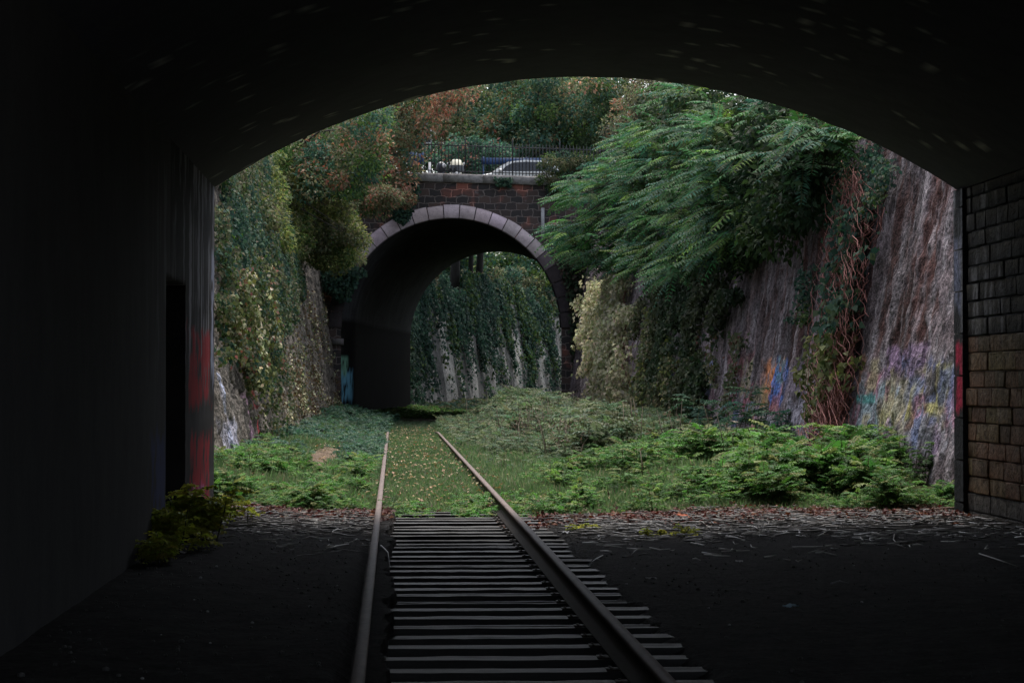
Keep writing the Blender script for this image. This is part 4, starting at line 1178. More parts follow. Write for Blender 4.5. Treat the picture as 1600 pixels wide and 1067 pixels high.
# ivy on the bridge itself
def sp_surf(y, z): return np.stack([np.asarray(y) * 1.0, np.full_like(y, PY2 - 0.12), z], -1)
def bridge_ivy(label, poly, n, cols, size=0.13, depth=0.35):
    pts = sample_poly(poly, n, lambda a, b: PY2 - 0.15, 0.0)
    pts[:, 1] -= rng.uniform(0, depth, n)
    t = thing('ivy', label, 'ivy', pts[np.argmin(pts[:, 2])])
    mb = MB()
    L = size * rng.uniform(0.6, 1.3, n)
    mb.leaves(pts, np.array((0, -0.3, -0.7)) + rng.normal(0, 0.5, (n, 3)), np.array((0, -0.8, 0.5)) + rng.normal(0, 0.45, (n, 3)), L, L * 0.85, pal(n, cols))
    mb.build('leaves', M_LEAF, t)
bridge_ivy('blue green ivy hanging over the left shoulder of the pale stone arch', [(612, 285), (650, 272), (655, 300), (645, 330), (632, 352), (612, 340), (600, 315)], 1500, GTEAL)
bridge_ivy('small dark ivy tuft under the coping of the bridge', [(770, 278), (800, 278), (798, 292), (776, 290)], 260, GTEAL, 0.1, 0.2)
bridge_ivy('ivy hanging from the dark corner left of the stone arch', [(500, 420), (545, 410), (575, 425), (560, 440), (545, 470), (530, 470), (505, 450)], 1300, GTEAL, 0.15, 1.2)
bridge_ivy('dark ivy covering the right jamb of the stone arch beside the cream creeper', [(868, 385), (930, 385), (938, 600), (905, 625), (893, 560), (889, 480)], 3800, [(0.03, 0.05, 0.028), (0.04, 0.06, 0.035), (0.06, 0.045, 0.035)], 0.16, 0.8)
tree('shrub', 'dark bush growing over the coping of the bridge right of the car', 'shrub',
     [(838, 275), (850, 250), (885, 238), (915, 245), (925, 280), (905, 310), (870, 305), (848, 290)], PY2 - 0.2, 0.7, 60, 0.32, 130, 0.10,
     palfn((G1, None), (OLIVE, None), (GTEAL, None)), (7.0, PY2 - 0.1, 9.6), 0.06)
tree('shrub', 'small shrub standing behind the railing right of the dark bush', 'shrub',
     [(905, 270), (920, 245), (945, 235), (962, 260), (955, 290), (920, 300)], PY2 + 0.9, 0.5, 35, 0.3, 110, 0.11, palfn((G1, None), (GTEAL, None)), (8.6, PY2 + 0.9, ZST), 0.05)

# right wall ivy
polyD = [(1298, 190), (1345, 215), (1398, 240), (1388, 330), (1372, 380), (1366, 300), (1335, 290), (1318, 400), (1270, 520), (1255, 500), (1285, 400), (1300, 300)]
ivy('ivy', 'small leaved grey green ivy hanging on the upper right wall', rwall, 33, 50, 2.2, 8.6, 60000,
    lambda px, py, y, z: inpoly(px, py, polyD) * sstep(0.40, 0.54, fbm(y * 1.3, z * 0.7, 0, 340) + 0.12 * sstep(380, 250, py)),
    patchcol([(GTEAL, None), (GTEAL + [(0.16, 0.17, 0.12)], None), (G1, None)], 342), (0.05, 0.10), 0.25, side=-1)
# red stemmed creeper
st = []
for i in range(1300):
    f = rng.uniform(0, 1)
    cx = 1354 - 48 * f + rng.normal(0, 12); cyy = 285 + 420 * f
    pts = []
    ln = rng.uniform(20, 75); dx = rng.normal(0, 0.33); bow = rng.normal(0, 7); o_ = rng.uniform(0.06, 0.4)
    for q in range(7):
        s_ = (q / 6 - 0.5) * ln
        a, z = wall_hit(cx + dx * s_ + bow * (1 - (q / 3 - 1) ** 2) - 0.1 * s_, min(cyy + s_, 715), rwall, 28, 60)
        p = rwall(np.array([a]), np.array([z]))[0]; p[0] -= o_ + rng.uniform(-0.03, 0.03)
        pts.append(p)
    st.append((pts, rng.uniform(0.003, 0.0075), 4, np.array((0.29, 0.125, 0.11)) * rng.uniform(0.5, 1.4)))
polyE = [(1338, 300), (1372, 300), (1372, 470), (1350, 560), (1335, 600), (1318, 650), (1290, 640), (1288, 560), (1315, 500)]
ivy('creeper', 'creeper of tangled red stems and yellow green leaves on the graffiti wall', rwall, 34, 48, 0.3, 6.2, 30000,
    lambda px, py, y, z: inpoly(px, py, polyE) * sstep(0.42, 0.56, fbm(y * 2.0, z * 1.2, 0, 350)),
    lambda px, py, y, z, m: np.where((py > 520)[:, None], pal(m, GYEL + [(0.17, 0.19, 0.08)]), pal(m, GTEAL + [(0.09, 0.13, 0.07)])), (0.09, 0.17), 0.35, side=-1, stems=st, cat='creeper')
# cream creeper beside the arch
polyF = [(945, 440), (965, 428), (990, 440), (998, 480), (990, 530), (985, 580), (1000, 640), (960, 640), (935, 600), (928, 540), (930, 480)]
st = []
for i in range(70):
    px = rng.uniform(955, 990); py = rng.uniform(450, 620); pts = []
    for q in range(4):
        a, z = wall_hit(px + rng.normal(0, 3) - q * 1.0, py + q * 14, rwall, 40, 93); p = rwall(np.array([a]), np.array([z]))[0]; p[0] -= rng.uniform(0.05, 0.3); pts.append(p)
    st.append((pts, 0.014, 4, (0.14, 0.06, 0.05)))
ivy('creeper', 'bright cream yellow creeper hanging on the right wall near the stone arch', rwall, 58, 92, 0.4, 6.6, 60000,
    lambda px, py, y, z: inpoly(px, py, polyF) * sstep(0.42, 0.56, fbm(y * 0.9, z * 1.8, 0, 360) + 0.1 * sstep(560, 480, py)),
    lambda px, py, y, z, m: pal(m, CREAM) * np.where(px > 975, 0.75, 1.0)[:, None] * (1 - 0.45 * sstep(540, 620, py))[:, None], (0.10, 0.18), 0.6, side=-1, stems=st, cat='creeper')
polyG = [(1000, 480), (1060, 500), (1070, 640), (1000, 640)]
ivy('creeper', 'dull olive creeper in the shade below the frond trees', rwall, 48, 72, 0.4, 5, 40000,
    lambda px, py, y, z: inpoly(px, py, polyG) * sstep(0.46, 0.58, fbm(y * 0.9, z * 0.8, 0, 370)), patchcol([(OLIVE, None), (GYEL + OLIVE, None)], 372), (0.09, 0.16), 0.3, side=-1, cat='creeper')
polyH = [(1090, 500), (1150, 520), (1240, 600), (1230, 660), (1100, 640)]
ivy('creeper', 'thin straggling creeper on the middle of the graffiti wall', rwall, 38, 56, 0.4, 3.6, 30000,
    lambda px, py, y, z: inpoly(px, py, polyH) * (px < 1180) * 0.5 * sstep(0.56, 0.66, fbm(y * 1.6, z * 1.6, 0, 375)), patchcol([(OLIVE, None), ([(0.12, 0.06, 0.045)] + OLIVE, None)], 377), (0.07, 0.13), 0.2, side=-1, cat='creeper')
polyI = [(1030, 440), (1130, 420), (1160, 470), (1120, 560), (1095, 640), (1045, 640)]  # dark ivy, its near-black leaf colour deepening the shade under the fronds
ivy('ivy', 'very dark ivy under the overhanging fronds on the right wall', rwall, 44, 70, 0.6, 6.5, 60000,
    lambda px, py, y, z: inpoly(px, py, polyI) * sstep(0.50, 0.62, fbm(y * 0.9, z * 0.6, 0, 378) + 0.16 * sstep(540, 450, py)), patchcol([([(0.022, 0.040, 0.020), (0.03, 0.045, 0.022)], None), ([(0.04, 0.05, 0.025)], None)], 379), (0.09, 0.16), 0.4, side=-1)
# far wall ivy
ivy('ivy', 'blue green ivy hanging in long strands on the far wall beyond the stone arch', fwall, EX2, 175, 0.6, 8.6, 80000,
    lambda px, py, y, z: sstep(0.48, 0.54, fbm(y * 1.3, z * 0.08, 0, 380) + 0.10 * sstep(1.5, 6.5, z)) * np.where(in_strips(px, py), 0.12 + 0.88 * sstep(500, 470, py), 1.0) * (z < 6.3 + 3.4 * fbm(y * 0.45, 0 * y, 0, 381)) * (0.2 + 0.8 * sstep(1.0, 4.5, z + 2 * (fbm(y * 0.5, 0 * y, 0, 382) - 0.5))),
    patchcol([(GTEAL, None), ([(0.028, 0.055, 0.042)], None), (GTEAL + G1, None)], 384, 0.4), (0.14, 0.26), 0.3)

# ------------------------------------------------------------------ the frond trees (pinnate leaves) on the right
polyT = [(1030, 128), (1090, 135), (1200, 160), (1285, 190), (1290, 235), (1250, 280), (1190, 335), (1130, 395), (1060, 430), (1000, 420), (940, 412), (900, 395), (868, 355), (865, 318), (890, 285), (935, 262), (955, 235), (985, 205), (1035, 180)]
def ty(px): return min(84.0, 7.1 / (0.037 + (px - 800) / 3600))
def frond_tree(label, xa_, xb_, n, base, seed):
    poly = np.array(polyT, float)
    pts = []
    while len(pts) < n:
        px, py = rng.uniform(xa_ - 15, xb_ + 15), rng.uniform(125, 460)
        if not inpoly(np.array([px]), np.array([py]), polyT)[0]: continue
        if fbm(np.array([px / 45.0]), np.array([py / 30.0]), 0, seed)[0] < 0.40 + 0.14 * (px > 1130): continue
        if px > 1170 and rng.uniform() < 0.45 + 0.3 * (py > 250): continue
        yd = ty(px) - rng.uniform(0.5, 7.5) * (0.6 if px > 1130 else 1)
        pts.append(at(px, py, yd))
    pts = np.array(pts)
    t = thing('frond_tree', label, 'tree', base, 'trees with feather shaped leaves on the right bank')
    cr = MB()
    base = np.array(base, float)
    out = unit((pts - (base + np.array((1.0, 0, 1.0)))) * np.array((1, 1, 0.3)))
    nf = 6
    for k in range(nf):
        a = rng.uniform(0, 2 * math.pi, n)
        d = np.stack([np.cos(a), np.sin(a), rng.uniform(-0.1, 0.5, n)], -1) * 0.9 + out * 0.8
        d[:, 1] -= 0.35
        L = rng.uniform(0.55, 1.15, n)
        br_ = rng.uniform(0.65, 1.3, n)[:, None]
        C = 0.88 * pal(n, [(0.060, 0.155, 0.052), (0.075, 0.175, 0.080), (0.055, 0.135, 0.090), (0.12, 0.21, 0.055)], [4, 4, 4, 1.6]) * br_
        cr.fronds(pts, d, L, 12, 0.19, 0.28, rng.uniform(0.12, 0.45, n), C, (0.09, 0.09, 0.04))
    cr.build('crown', M_LEAF, t)
    tk = MB()
    ctr = pts.mean(0)
    top = base * 0.4 + ctr * 0.6
    s_ = np.linspace(0, 1, 7)[:, None]
    trk_ = base + (top - base) * s_ + np.array((0, 0, 1)) * (np.sin(s_ * math.pi) * 0.6)
    trk_[0, 2] -= 0.4
    tk.tube(trk_, 0.13 * (1 - 0.6 * s_[:, 0]), 8, C=(0.06, 0.055, 0.05))
    for i in range(0, n, 2):
        s0 = trk_[rng.integers(1, 7)]
        mid = (s0 + pts[i]) / 2 + np.array((0, 0, -0.15)) + rng.normal(0, 0.1, 3)
        tk.tube([s0, mid, pts[i]], [0.035, 0.022, 0.008], 4, C=(0.05, 0.045, 0.035))
    tk.build('trunk', M_BARK, t, smooth=True)
frond_tree('bright tree of feathery fronds overhanging the right side of the stone arch', 868, 985, 190, (8.3, 76, 8.9), 401)
frond_tree('tall tree of feathery fronds filling the middle of the right bank', 985, 1130, 240, (8.6, 64, 8.9), 405)
frond_tree('shaded feathery tree nearest the tunnel mouth above the ivy', 1130, 1300, 95, (8.7, 52, 8.9), 409)
# dark dense shrub added behind the fronds to shade the wall and gaps
tree('shrub', 'dark shrub behind the fronds at the top of the right wall', 'shrub', [(1040, 130), (1150, 140), (1295, 200), (1290, 300), (1215, 370), (1120, 430), (1060, 440), (1000, 400), (1000, 220)],
     lambda px, py: ty(px) - 1.5, 1.5, 200, 0.75, 170, 0.15, palfn(([(0.022, 0.04, 0.022)], None), ([(0.03, 0.05, 0.02)], None)), (9.6, 60, 9.2), 0.1)

# ------------------------------------------------------------------ ground vegetation
def gpos(n, u0, u1, y0, y1, bias=1.0):
    u = rng.uniform(u0, u1, n)
    y = y0 + (y1 - y0) * rng.uniform(0, 1, n) ** bias
    return u, y
def gpt(u, y): return np.stack([u + cen(y), y, floor_h(u, y)], -1)

# grass
gr = MB()
n = 380000
u, y = gpos(n, -3.2, 5.5, 27.6, 95, 1.4)
dens = np.where(np.abs(u) < 0.7, 0.8, 1.0) * sstep(27.6, 29.2, y + (fbm(u * 1.5, y * 0.8, 0, 420) - 0.5) * 2.0)
dens *= 0.35 + 0.65 * sstep(0.35, 0.5, fbm(u * 1.1, y * 0.5, 0, 422))
dens *= 1 - 0.8 * ((np.abs(np.abs(u) - 0.752) < 0.06))
dens *= np.where((np.abs(u) < 0.7) & (y > 74), 0.15, 1) * np.where(np.abs(u) < 0.7, sstep(28.0, 30.2, y), 1)
BARE = lambda u, y: np.exp(-((u + 1.95 - 0.3 * (fbm(y * 0.4, 0 * y, 0, 428) - 0.5)) / 0.38) ** 2 - ((y - 44) / 8.0) ** 2) + 0.5 * (fbm(u * 3, y * 0.8, 0, 429) - 0.5)
dens *= BARE(u, y) < 0.45
k = rng.uniform(0, 1, n) < dens
u, y = u[k], y[k]; n = len(u)
P = gpt(u, y)
h = np.where(np.abs(u) < 0.7, rng.uniform(0.04, 0.10, n), rng.uniform(0.08, 0.24, n)) * np.where((np.abs(u) < 1.1) & (np.abs(u) > 0.7), 0.7, 1) * (0.4 + 0.6 * sstep(28, 31, y))
C = pal(n, [(0.135, 0.215, 0.095), (0.115, 0.20, 0.085), (0.19, 0.25, 0.14), (0.26, 0.26, 0.17)], [4, 4, 3, 1.5])
C = C * (0.7 + 0.6 * fbm(u * 1.2, y * 0.5, 0, 424))[:, None]
tl = sstep(62, 88, y)[:, None] * 0.5
C = C * (1 - tl) + np.array((0.07, 0.12, 0.085)) * tl
gr.leaves(P - np.array((0, 0, 0.01)), np.array((0, 0, 1.0)) + rng.normal(0, 0.5, (n, 3)), np.array((0, -1, 0.6)) + rng.normal(0, 0.5, (n, 3)), h, rng.uniform(0.016, 0.035, n) * (y / 40), C)
tag(gr.build('grass', M_LEAF), 'short grass covering the track bed outside the tunnel', 'grass', kind='stuff')

def weed_patch(name, label, u, y, hgt, nf, pals, npairs=5, ratio=0.42, wr=0.55, cat='weeds', kind='stuff', cs=1.0, spread=0.55):
    """leafy weeds: stems with several pinnate leaves each"""
    n = len(u); P = gpt(u, y); mb = MB()
    g = fbm(u * 1.6, y * 0.8, 0, 430)
    shade = (0.75 + 0.5 * g)[:, None]
    for k in range(nf):
        f = rng.uniform(0.25, 1.0, n)
        base = P + np.stack([rng.normal(0, 0.06, n), rng.normal(0, 0.06, n), hgt * f * 0.75], -1)
        a = rng.uniform(0, 2 * math.pi, n)
        d = np.stack([np.cos(a), np.sin(a), rng.uniform(0.1, 0.9, n)], -1)
        L = hgt * spread * rng.uniform(0.6, 1.2, n) + 0.06
        C = pal(n, pals) * shade * cs
        mb.fronds(base, d, L, npairs, ratio, wr, rng.uniform(0.1, 0.5, n), C, (0.05, 0.06, 0.025))
    # stems
    top = P + np.stack([rng.normal(0, 0.05, n), rng.normal(0, 0.05, n), hgt * 0.85], -1)
    wv = np.tile(np.array((0.006, 0, 0)), (n, 1))
    V = np.stack([P - wv, P + wv, top + wv * 0.5, top - wv * 0.5], 1).reshape(-1, 3)
    mb.add(V, np.arange(4 * n).reshape(-1, 4), C=np.tile((0.05, 0.05, 0.025), (4 * n, 1)))
    o = mb.build(name, M_LEAF)
    tag(o, label, cat, kind=kind)
    return o

BRIGHT = [(0.080, 0.185, 0.048), (0.105, 0.22, 0.060), (0.055, 0.135, 0.042), (0.13, 0.22, 0.06), (0.04, 0.09, 0.03), (0.065, 0.155, 0.045), (0.16, 0.19, 0.075)]
# right foreground band
u, y = gpos(5000, 1.2, 6.6, 27.45, 46, 1.7)
g = fbm(u * 0.8, y * 0.5, 0, 440)
edge = 27.5 + 0.5 * fbm(u * 1.3, 0 * u, 0, 441)
k = (rng.uniform(0, 1, len(u)) < 0.8 * sstep(0.38, 0.52, g) * (0.25 + 0.75 * sstep(27.4, 29.2, y + 1.2 * (fbm(u * 2.1, y, 0, 442) - 0.5))) * sstep(1.15, 1.9, u + (y - 30) * -0.03)) & (y > edge)
u, y, g = u[k], y[k], g[k]
hg = (0.10 + 0.62 * sstep(0.38, 0.68, fbm(u * 1.7, y * 0.8, 0, 443))) * rng.uniform(0.6, 1.15, len(u)) * (0.6 + 0.4 * sstep(27.5, 29.5, y)) * (1 - 0.6 * sstep(31, 41, y)) * (0.6 + 0.4 * sstep(1.6, 3.0, u))
weed_patch('undergrowth', 'bright green ferny undergrowth at the foot of the graffiti wall', u, y, hg, 14, BRIGHT, 8, 0.24, 0.5, spread=0.42)
# left foreground band
u, y = gpos(2600, -3.1, -1.02, 27.5, 44, 1.5)
k = (rng.uniform(0, 1, len(u)) < sstep(0.38, 0.55, fbm(u * 1.2, y * 0.5, 0, 445))) & (y > 27.6 + 0.7 * fbm(u * 1.6, 0 * u, 0, 446)) & (BARE(u, y) < 0.4)
u, y = u[k], y[k]
hg = (0.07 + 0.28 * sstep(0.40, 0.68, fbm(u * 1.9, y * 0.9, 0, 447))) * rng.uniform(0.6, 1.1, len(u))
weed_patch('undergrowth', 'bright green leafy weeds on the verge left of the track', u, y, hg, 11, BRIGHT, 7, 0.26, 0.5, spread=0.5)
# tufts right beside the rails at the edge of the light
u = np.concatenate([rng.uniform(-0.6, -0.2, 50), rng.uniform(0.25, 0.68, 70), rng.uniform(0.85, 1.7, 90)])
y = np.concatenate([rng.uniform(28.2, 30.2, 50), rng.uniform(28.2, 31.2, 70), rng.uniform(28.0, 31.5, 90)])
weed_patch('undergrowth', 'low green weeds growing against both rails where the sleepers vanish', u, y, rng.uniform(0.06, 0.18, len(u)), 7, BRIGHT, 4)
# left verge farther on
u, y = gpos(2600, -3.1, -0.9, 40, 94, 1.0)
k = rng.uniform(0, 1, len(u)) < sstep(0.35, 0.5, fbm(u * 0.8, y * 0.25, 0, 450)) * np.where(y > 70, 1, 0.6) * (BARE(u, y) < 0.4)
u, y = u[k], y[k]
weed_patch('undergrowth', 'blue green nettles on the left verge near the stone arch', u, y, rng.uniform(0.15, 0.45, len(u)) * (0.7 + 0.5 * sstep(65, 88, y)), 6,
           [(0.05, 0.105, 0.075), (0.06, 0.12, 0.065), (0.045, 0.09, 0.065)], 4, 0.5)
# right mound
u, y = gpos(9000, 1.1, 6.5, 40, 94, 1.0)
k = rng.uniform(0, 1, len(u)) < sstep(0.30, 0.45, fbm(u * 0.6, y * 0.2, 0, 455)) * sstep(1.0, 2.2, u + 0.012 * (y - 40))
u, y = u[k], y[k]
hg = (0.10 + 0.68 * sstep(0.36, 0.68, fbm(u * 1.1, y * 0.4, 0, 457))) * (0.6 + 0.5 * sstep(2, 3.5, u) - 0.55 * sstep(3.5, 5.5, u)) * rng.uniform(0.6, 1.2, len(u))
weed_patch('undergrowth', 'dull green thicket of weeds heaped in front of the stone arch on the right', u, y, hg, 6, [(0.085, 0.135, 0.065), (0.075, 0.125, 0.075), (0.11, 0.14, 0.07), (0.06, 0.10, 0.06), (0.12, 0.14, 0.08)], 6, 0.28, 0.5, spread=0.5)
# dead stalks
m = MB(); n = 300
u, y = gpos(n, 1.6, 4.6, 31, 75)
k = rng.uniform(0, 1, n) < sstep(0.42, 0.6, fbm(u * 0.8, y * 0.3, 0, 460)); u, y = u[k], y[k]; P = gpt(u, y)
for p in P:
    hh = rng.uniform(0.3, 1.0); tp = p + np.array((rng.normal(0, 0.15), rng.normal(0, 0.15), hh))
    m.tube([p, (p + tp) / 2 + rng.normal(0, 0.03, 3), tp], [0.010, 0.008, 0.004], 4, C=np.array((0.20, 0.165, 0.13)) * rng.uniform(0.4, 1.3))
n = len(P) * 7; q = np.repeat(P, 7, 0) + np.stack([rng.normal(0, 0.14, n), rng.normal(0, 0.14, n), rng.uniform(0.15, 0.75, n)], -1)
m.leaves(q, rng.normal(0, 1, (n, 3)), rng.normal(0, 1, (n, 3)), rng.uniform(0.05, 0.12, n), 0.03, pal(n, [(0.22, 0.18, 0.13), (0.15, 0.11, 0.08), (0.11, 0.09, 0.06)]))
tag(m.build('dead_stalks', M_DRY), 'dry brown stalks standing in the thicket right of the track', 'dead stalks', kind='stuff')
# moss heap inside the arch mouth
u, y = gpos(3000, -2.6, 4.5, 104, 123)
weed_patch('undergrowth', 'green weeds in the light at the far end of the stone arch', u, y, rng.uniform(0.10, 0.28, len(u)), 6, BRIGHT, 4, 0.5)
u, y = gpos(2200, -2.8, 6, 121, 170)
weed_patch('undergrowth', 'grey green ground cover along the far cutting', u, y, rng.uniform(0.2, 0.6, len(u)), 5, GTEAL + OLIVE, 4, 0.5)

# single plants
def plant(label, u0, y0, n, hgt, pals, name='weed_plant', nf=8, r=0.2, npairs=5, ratio=0.42, wr=0.55, cs=1.0, group=None, spread=0.55):
    b = gpt(np.array([u0]), np.array([y0]))[0]
    t = thing(name, label, 'plant', b, group)
    mb = MB(); sm = MB()
    for i in range(n):
        p = b + np.array((rng.normal(0, r), rng.normal(0, r), 0)); p[0] = max(p[0], XL + 0.04) if p[1] < PORT else p[0]; p[2] = float(floor_h(p[0], p[1])) - 0.01
        hh = hgt * rng.uniform(0.5, 1.1)
        tp = p + np.array((rng.normal(0, 0.2 * hh), rng.normal(0, 0.2 * hh), hh))
        sm.tube([p, (p + tp) / 2 + rng.normal(0, 0.02, 3), tp], [0.008, 0.006, 0.003], 5, C=(0.06, 0.065, 0.03))
        f = rng.uniform(0.3, 1.0, nf)[:, None]
        a = rng.uniform(0, 2 * math.pi, nf)
        mb.fronds(p + (tp - p) * f, np.stack([np.cos(a), np.sin(a), rng.uniform(0.0, 0.7, nf)], -1), hgt * spread * rng.uniform(0.6, 1.2, nf), npairs, ratio, wr, rng.uniform(0.1, 0.5, nf), pal(nf, pals) * cs, (0.06, 0.065, 0.03))
    mb.build('leaves', M_THIN if name == 'weed_plant' else M_LEAF, t); sm.build('stems', M_STEM, t)
YG = [(0.42, 0.46, 0.10), (0.34, 0.40, 0.09), (0.46, 0.46, 0.12)]
for lab, px, py, n, hh, r in (('yellow green tuft nearest the camera at the foot of the dark left wall', 212, 884, 10, 0.26, 0.10), ('yellow green weed clump second from the camera along the left wall', 240, 862, 16, 0.34, 0.12),
                          ('tallest yellow green weed at the base of the niche on the left', 268, 842, 20, 0.46, 0.12), ('yellow green weed under the red graffiti on the left wall', 305, 832, 16, 0.30, 0.13)):
    r_ = ray(px, py); tt = (-0.02 - CAM[2]) / r_[2]; p = CAM + r_ * tt
    p[1] = 2.0 / (-(px - 800) / F_PX - 0.0514) + 1.3
    plant(lab, XL + 0.14, p[1], n, hh, YG, r=r, npairs=5, ratio=0.32, wr=0.7, nf=16)
for lab, px, py in (('tiny yellow green weed at the sleeper ends right of the track', 915, 832), ('tiny green weed on the red leaf litter', 1025, 842), ('tiny bright weed right of the other one on the leaf litter', 1068, 842), ('small weed at the foot of the stone block wall', 1530, 792)):
    r_ = ray(px, py); tt = (0.0 - CAM[2]) / r_[2]; p = CAM + r_ * tt
    plant(lab, p[0], p[1], 7, 0.13, YG, r=0.09, npairs=4, ratio=0.5, wr=0.7, nf=6)
FR = [(0.045, 0.10, 0.075), (0.055, 0.115, 0.07), (0.05, 0.10, 0.05)]
for lab, px, yd, hh in (('fern like seedling left of the white graffiti stroke', 1090, 47, 0.9), ('fern like seedling below the orange graffiti', 1165, 44.5, 1.0), ('fern like seedling against the lilac graffiti', 1225, 42, 0.8)):
    c = at(px, 690, yd)
    plant(lab, c[0], yd, 3, hh, FR, name='frond_seedling', nf=9, r=0.12, npairs=9, ratio=0.24, wr=0.32, spread=0.7)
for lab, px, yd, hh in (('dark stalked tall weed in front of the blue graffiti', 1370, 31.5, 0.62), ('bushy tall weed beside the dark quoins of the tunnel mouth', 1460, 30.6, 0.55), ('tall dark weed standing in the middle of the undergrowth', 1165, 34, 0.45)):
    c = at(px, 700, yd)
    plant(lab, c[0], yd, 6, hh, [(0.05, 0.10, 0.03), (0.04, 0.085, 0.03)], name='tall_weed', nf=12, r=0.14, npairs=5, spread=0.32)

# ------------------------------------------------------------------ litter: leaves, twigs, scraps
m = MB(); n = 9000
u = rng.uniform(-2.6, 6.1, n); y = 27.0 + rng.normal(0, 0.55, n) - 0.6 * (rng.uniform(0, 1, n) < 0.3)
k = (fbm(u * 2.2, y * 2.2, 0, 470) > 0.40) & (y > 25.2) & (~((np.abs(u) < 0.66) & (rng.uniform(0, 1, n) < 0.5)))
u, y = u[k], y[k]
a, b = gpos(3200, -3, 3.6, 29.2, 80, 1.3)
u, y = np.concatenate([u, a]), np.concatenate([y, b]); n = len(u)
P = gpt(u, y) + np.stack([0 * u, 0 * u, np.where(y > 29.0, rng.uniform(0.05, 0.12, n), rng.uniform(0.012, 0.04, n))], -1)
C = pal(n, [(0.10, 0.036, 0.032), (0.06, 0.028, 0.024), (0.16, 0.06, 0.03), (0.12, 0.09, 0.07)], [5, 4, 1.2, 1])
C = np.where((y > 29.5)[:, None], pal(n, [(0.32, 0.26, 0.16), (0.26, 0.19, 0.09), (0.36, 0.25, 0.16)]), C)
L = rng.uniform(0.03, 0.085, n)
m.leaves(P, rng.normal(0, 1, (n, 3)) * np.array((1, 1, 0.25)), np.array((0, 0, 1.0)) + rng.normal(0, 0.35, (n, 3)), L, L * 0.7, C)
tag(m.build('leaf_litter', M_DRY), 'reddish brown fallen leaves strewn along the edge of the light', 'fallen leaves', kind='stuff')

m = MB(); n = 2300
u = np.where(rng.uniform(0, 1, n) < 0.72, rng.uniform(1.3, 6.1, n), rng.uniform(-2.6, -0.8, n))
y = 26.9 + rng.normal(0, 0.7, n) - np.abs(rng.normal(0, 2.2, n))
k = (y > 16) & (y < 28.6) & (fbm(u * 1.4, y * 1.4, 0, 475) > 0.36); u, y = u[k], y[k]
P = gpt(u, y)
for p in P:
    ln = rng.uniform(0.06, 0.42) * (0.5 + 0.8 * rng.uniform()); a = rng.normal(0, 0.9)
    d = np.array((math.cos(a), math.sin(a), rng.normal(0, 0.06))) * ln
    z0 = rng.uniform(0.012, 0.05); c = np.array((0.62, 0.60, 0.59)) * rng.uniform(0.05, 1.2) * (0.17 if p[1] > 25.4 + rng.normal(0, 0.4) else (0.42 if p[1] > 23.6 else 1.0))  # twigs painted darker where daylight reaches, paler deeper in
    pt = p + np.array((0, 0, z0))
    m.tube([pt - d / 2, pt + rng.normal(0, 0.02, 3) * np.array((1, 1, 0.4)), pt + d / 2], [rng.uniform(0.004, 0.009)] * 2 + [0.002], 4, C=c)
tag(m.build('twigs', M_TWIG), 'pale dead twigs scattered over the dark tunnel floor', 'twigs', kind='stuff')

def ground_hit(px, py, z=0.0):
    r_ = ray(px, py); return CAM + r_ * ((z - CAM[2]) / r_[2])
def stick(label, pts, rad, c=(0.30, 0.27, 0.25), fork=None):
    P = [ground_hit(px, py, 0.0) for px, py in pts]
    for p in P: p[2] = float(floor_h(p[0], p[1])) + rad + 0.018
    m = MB(); m.tube(P, np.linspace(rad, rad * 0.5, len(P)), 6, C=c)
    if fork:
        q = [ground_hit(px, py, 0.0) for px, py in fork]
        for p in q: p[2] = float(floor_h(p[0], p[1])) + rad + 0.02
        m.tube(q, np.linspace(rad * 0.7, rad * 0.3, len(q)), 5, C=c)
    tag(m.build('fallen_branch', M_TWIG, smooth=True), label, 'branch', 'fallen branches on the tunnel floor')
stick('long straight fallen branch in front of the block wall', [(1400, 812), (1450, 808), (1500, 806), (1540, 804)], 0.016, (0.30, 0.22, 0.19), None)
stick('forked pale branch at the foot of the block wall', [(1555, 816), (1580, 812), (1598, 810)], 0.014, (0.34, 0.33, 0.34), [(1570, 828), (1585, 820), (1596, 812)])
stick('curved pale branch end lying right of the small weeds', [(1135, 848), (1150, 850), (1165, 854), (1176, 853)], 0.013, (0.36, 0.35, 0.35))
stick('long thin dark branch across the litter below the undergrowth', [(1280, 842), (1340, 838), (1400, 840), (1460, 836)], 0.012, (0.17, 0.15, 0.14))
stick('diagonal pale stick left of the red leaf heap', [(1275, 853), (1290, 845), (1298, 840)], 0.010, (0.36, 0.34, 0.33))
stick('thin stick beside the sleeper ends with a fork', [(920, 883), (932, 878), (942, 872)], 0.008, (0.34, 0.34, 0.36), [(932, 878), (938, 880)])
stick('curled dark twig arching in front of the litter band', [(1398, 846), (1396, 856), (1402, 864), (1420, 872)], 0.007, (0.2, 0.18, 0.17))
stick('pale stick lying in the dark left of the left rail', [(505, 876), (525, 870), (545, 866)], 0.010, (0.33, 0.32, 0.32))
stick('thin stick crossing the sleepers near the left rail', [(595, 868), (606, 878), (612, 886)], 0.006, (0.26, 0.25, 0.26))
stick('long thin root trailing across the right tunnel floor', [(1530, 880), (1560, 890), (1590, 900)], 0.006, (0.18, 0.17, 0.16))
stick('bent dim stick alone on the dark right floor', [(1299, 925), (1312, 921), (1325, 925)], 0.008, (0.2, 0.2, 0.21))

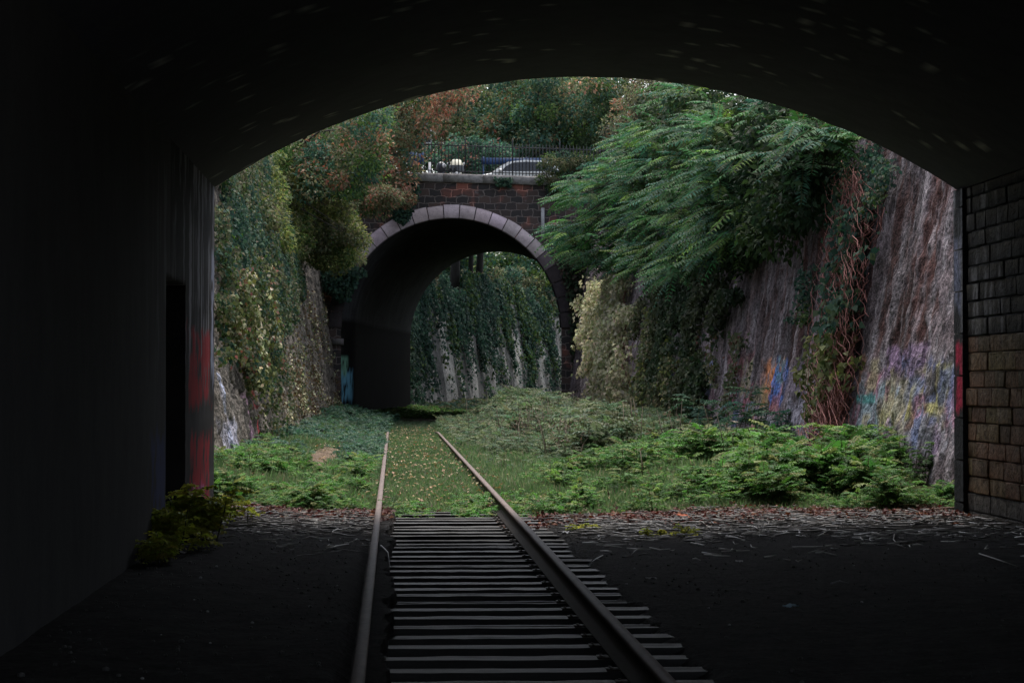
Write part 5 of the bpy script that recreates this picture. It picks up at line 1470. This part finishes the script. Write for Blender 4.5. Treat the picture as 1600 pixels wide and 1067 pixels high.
def scrap(name, label, cat, px, py, sx, sy, c, flat=0.3, mt=None, n=9, rot=0.0):
    p = ground_hit(px, py, 0.0); p[2] = float(floor_h(p[0], p[1])) + 0.02
    A, B = np.meshgrid(np.linspace(-1, 1, n), np.linspace(-1, 1, 7), indexing='ij')
    edge_ = 0.75 + 0.4 * fbm(A * 2 + px, B * 2, 0, 480)
    X = A * sx * edge_; Yq = B * sy * edge_
    Zq = fbm(A * 2.2 + px, B * 2.2, 0, 482) * flat * sx
    c_, s_ = math.cos(rot), math.sin(rot)
    V = np.stack([p[0] + X * c_ - Yq * s_, p[1] + X * s_ + Yq * c_, p[2] + Zq], -1)
    m = MB(); m.grid(V, np.full(V.shape, 1.0) * np.array(c)); V2 = V.copy(); V2[..., 2] -= 0.006; m.grid(V2, np.full(V.shape, 1.0) * np.array(c) * 0.8, flip=True)
    tag(m.build(name, mt or M_STEM), label, cat)
scrap('plastic_scrap', 'crumpled pale blue plastic scrap alone on the dark right floor', 'litter', 1235, 957, 0.045, 0.05, (0.42, 0.60, 0.74), 0.7, rot=0.2)
scrap('paper_scrap', 'grey paper scrap on the dark floor right of the sleepers', 'litter', 1017, 910, 0.045, 0.05, (0.30, 0.30, 0.31), 0.5)
scrap('paper_scrap', 'white paper scrap next to the long fallen branch', 'litter', 1155, 885, 0.03, 0.04, (0.34, 0.34, 0.35), 0.5)
scrap('plastic_scrap', 'crushed white plastic cup on the sleeper ends right of the rail', 'litter', 884, 838, 0.04, 0.06, (0.6, 0.62, 0.68), 1.2)
scrap('maple_leaf', 'single large orange red leaf standing in the leaf litter', 'leaf', 1066, 816, 0.065, 0.05, (0.38, 0.09, 0.035), 1.0, M_DRY)
scrap('maple_leaf', 'single yellow leaf lying left of the undergrowth shadow', 'leaf', 1125, 817, 0.06, 0.05, (0.34, 0.28, 0.09), 0.6, M_DRY)
scrap('maple_leaf', 'orange leaf by the forked branch at the block wall', 'leaf', 1496, 831, 0.06, 0.05, (0.34, 0.11, 0.04), 0.6, M_DRY)
def stone(label, px, py, r, c):
    p = ground_hit(px, py, 0.0); p[2] = float(floor_h(p[0], p[1])) + r * 0.35
    m = MB(); m.ell(p, (r, r * 0.8, r * 0.6), 12, 8, C=c)
    V = m.V[0]; dd = unit(V - p); V += dd * ((fbm(dd[:, 0] * 2 + px, dd[:, 1] * 2, dd[:, 2] * 2, 490) - 0.5) * r * 0.7)[:, None]
    tag(m.build('stone', M_BLOCK), label, 'stone')
stone('white stone among the leaf litter left of the left rail', 520, 800, 0.075, (0.5, 0.5, 0.5))
stone('small white stone by the yellow green weeds on the left', 275, 872, 0.04, (0.42, 0.42, 0.42))
stone('grey stone above the small white one near the left weeds', 304, 860, 0.045, (0.3, 0.3, 0.31))
stone('lone small pebble on the dark floor left of the track', 428, 863, 0.03, (0.35, 0.34, 0.33))
# ballast and pebbles
m = MB()
for i in range(2400):
    u_ = rng.choice([rng.uniform(-0.5, 0.62), rng.uniform(1.25, 6.0), rng.uniform(-2.6, -0.95)]); y_ = 28 - 19 * rng.uniform() ** 1.4
    r = rng.uniform(0.005, 0.014) * (1.6 if rng.uniform() < 0.06 else 1); z_ = float(floor_h(u_, y_)) + r * 0.4
    m.ell((u_, y_, z_), (r, r * rng.uniform(0.7, 1), r * 0.7), 6, 4, C=np.array((0.04, 0.04, 0.04)) * rng.uniform(0.5, 1.5) if rng.uniform() < 0.93 else (0.35, 0.35, 0.36))
tag(m.build('gravel', M_TWIG), 'dark gravel between sleepers and over the tunnel floor', 'gravel', kind='stuff')
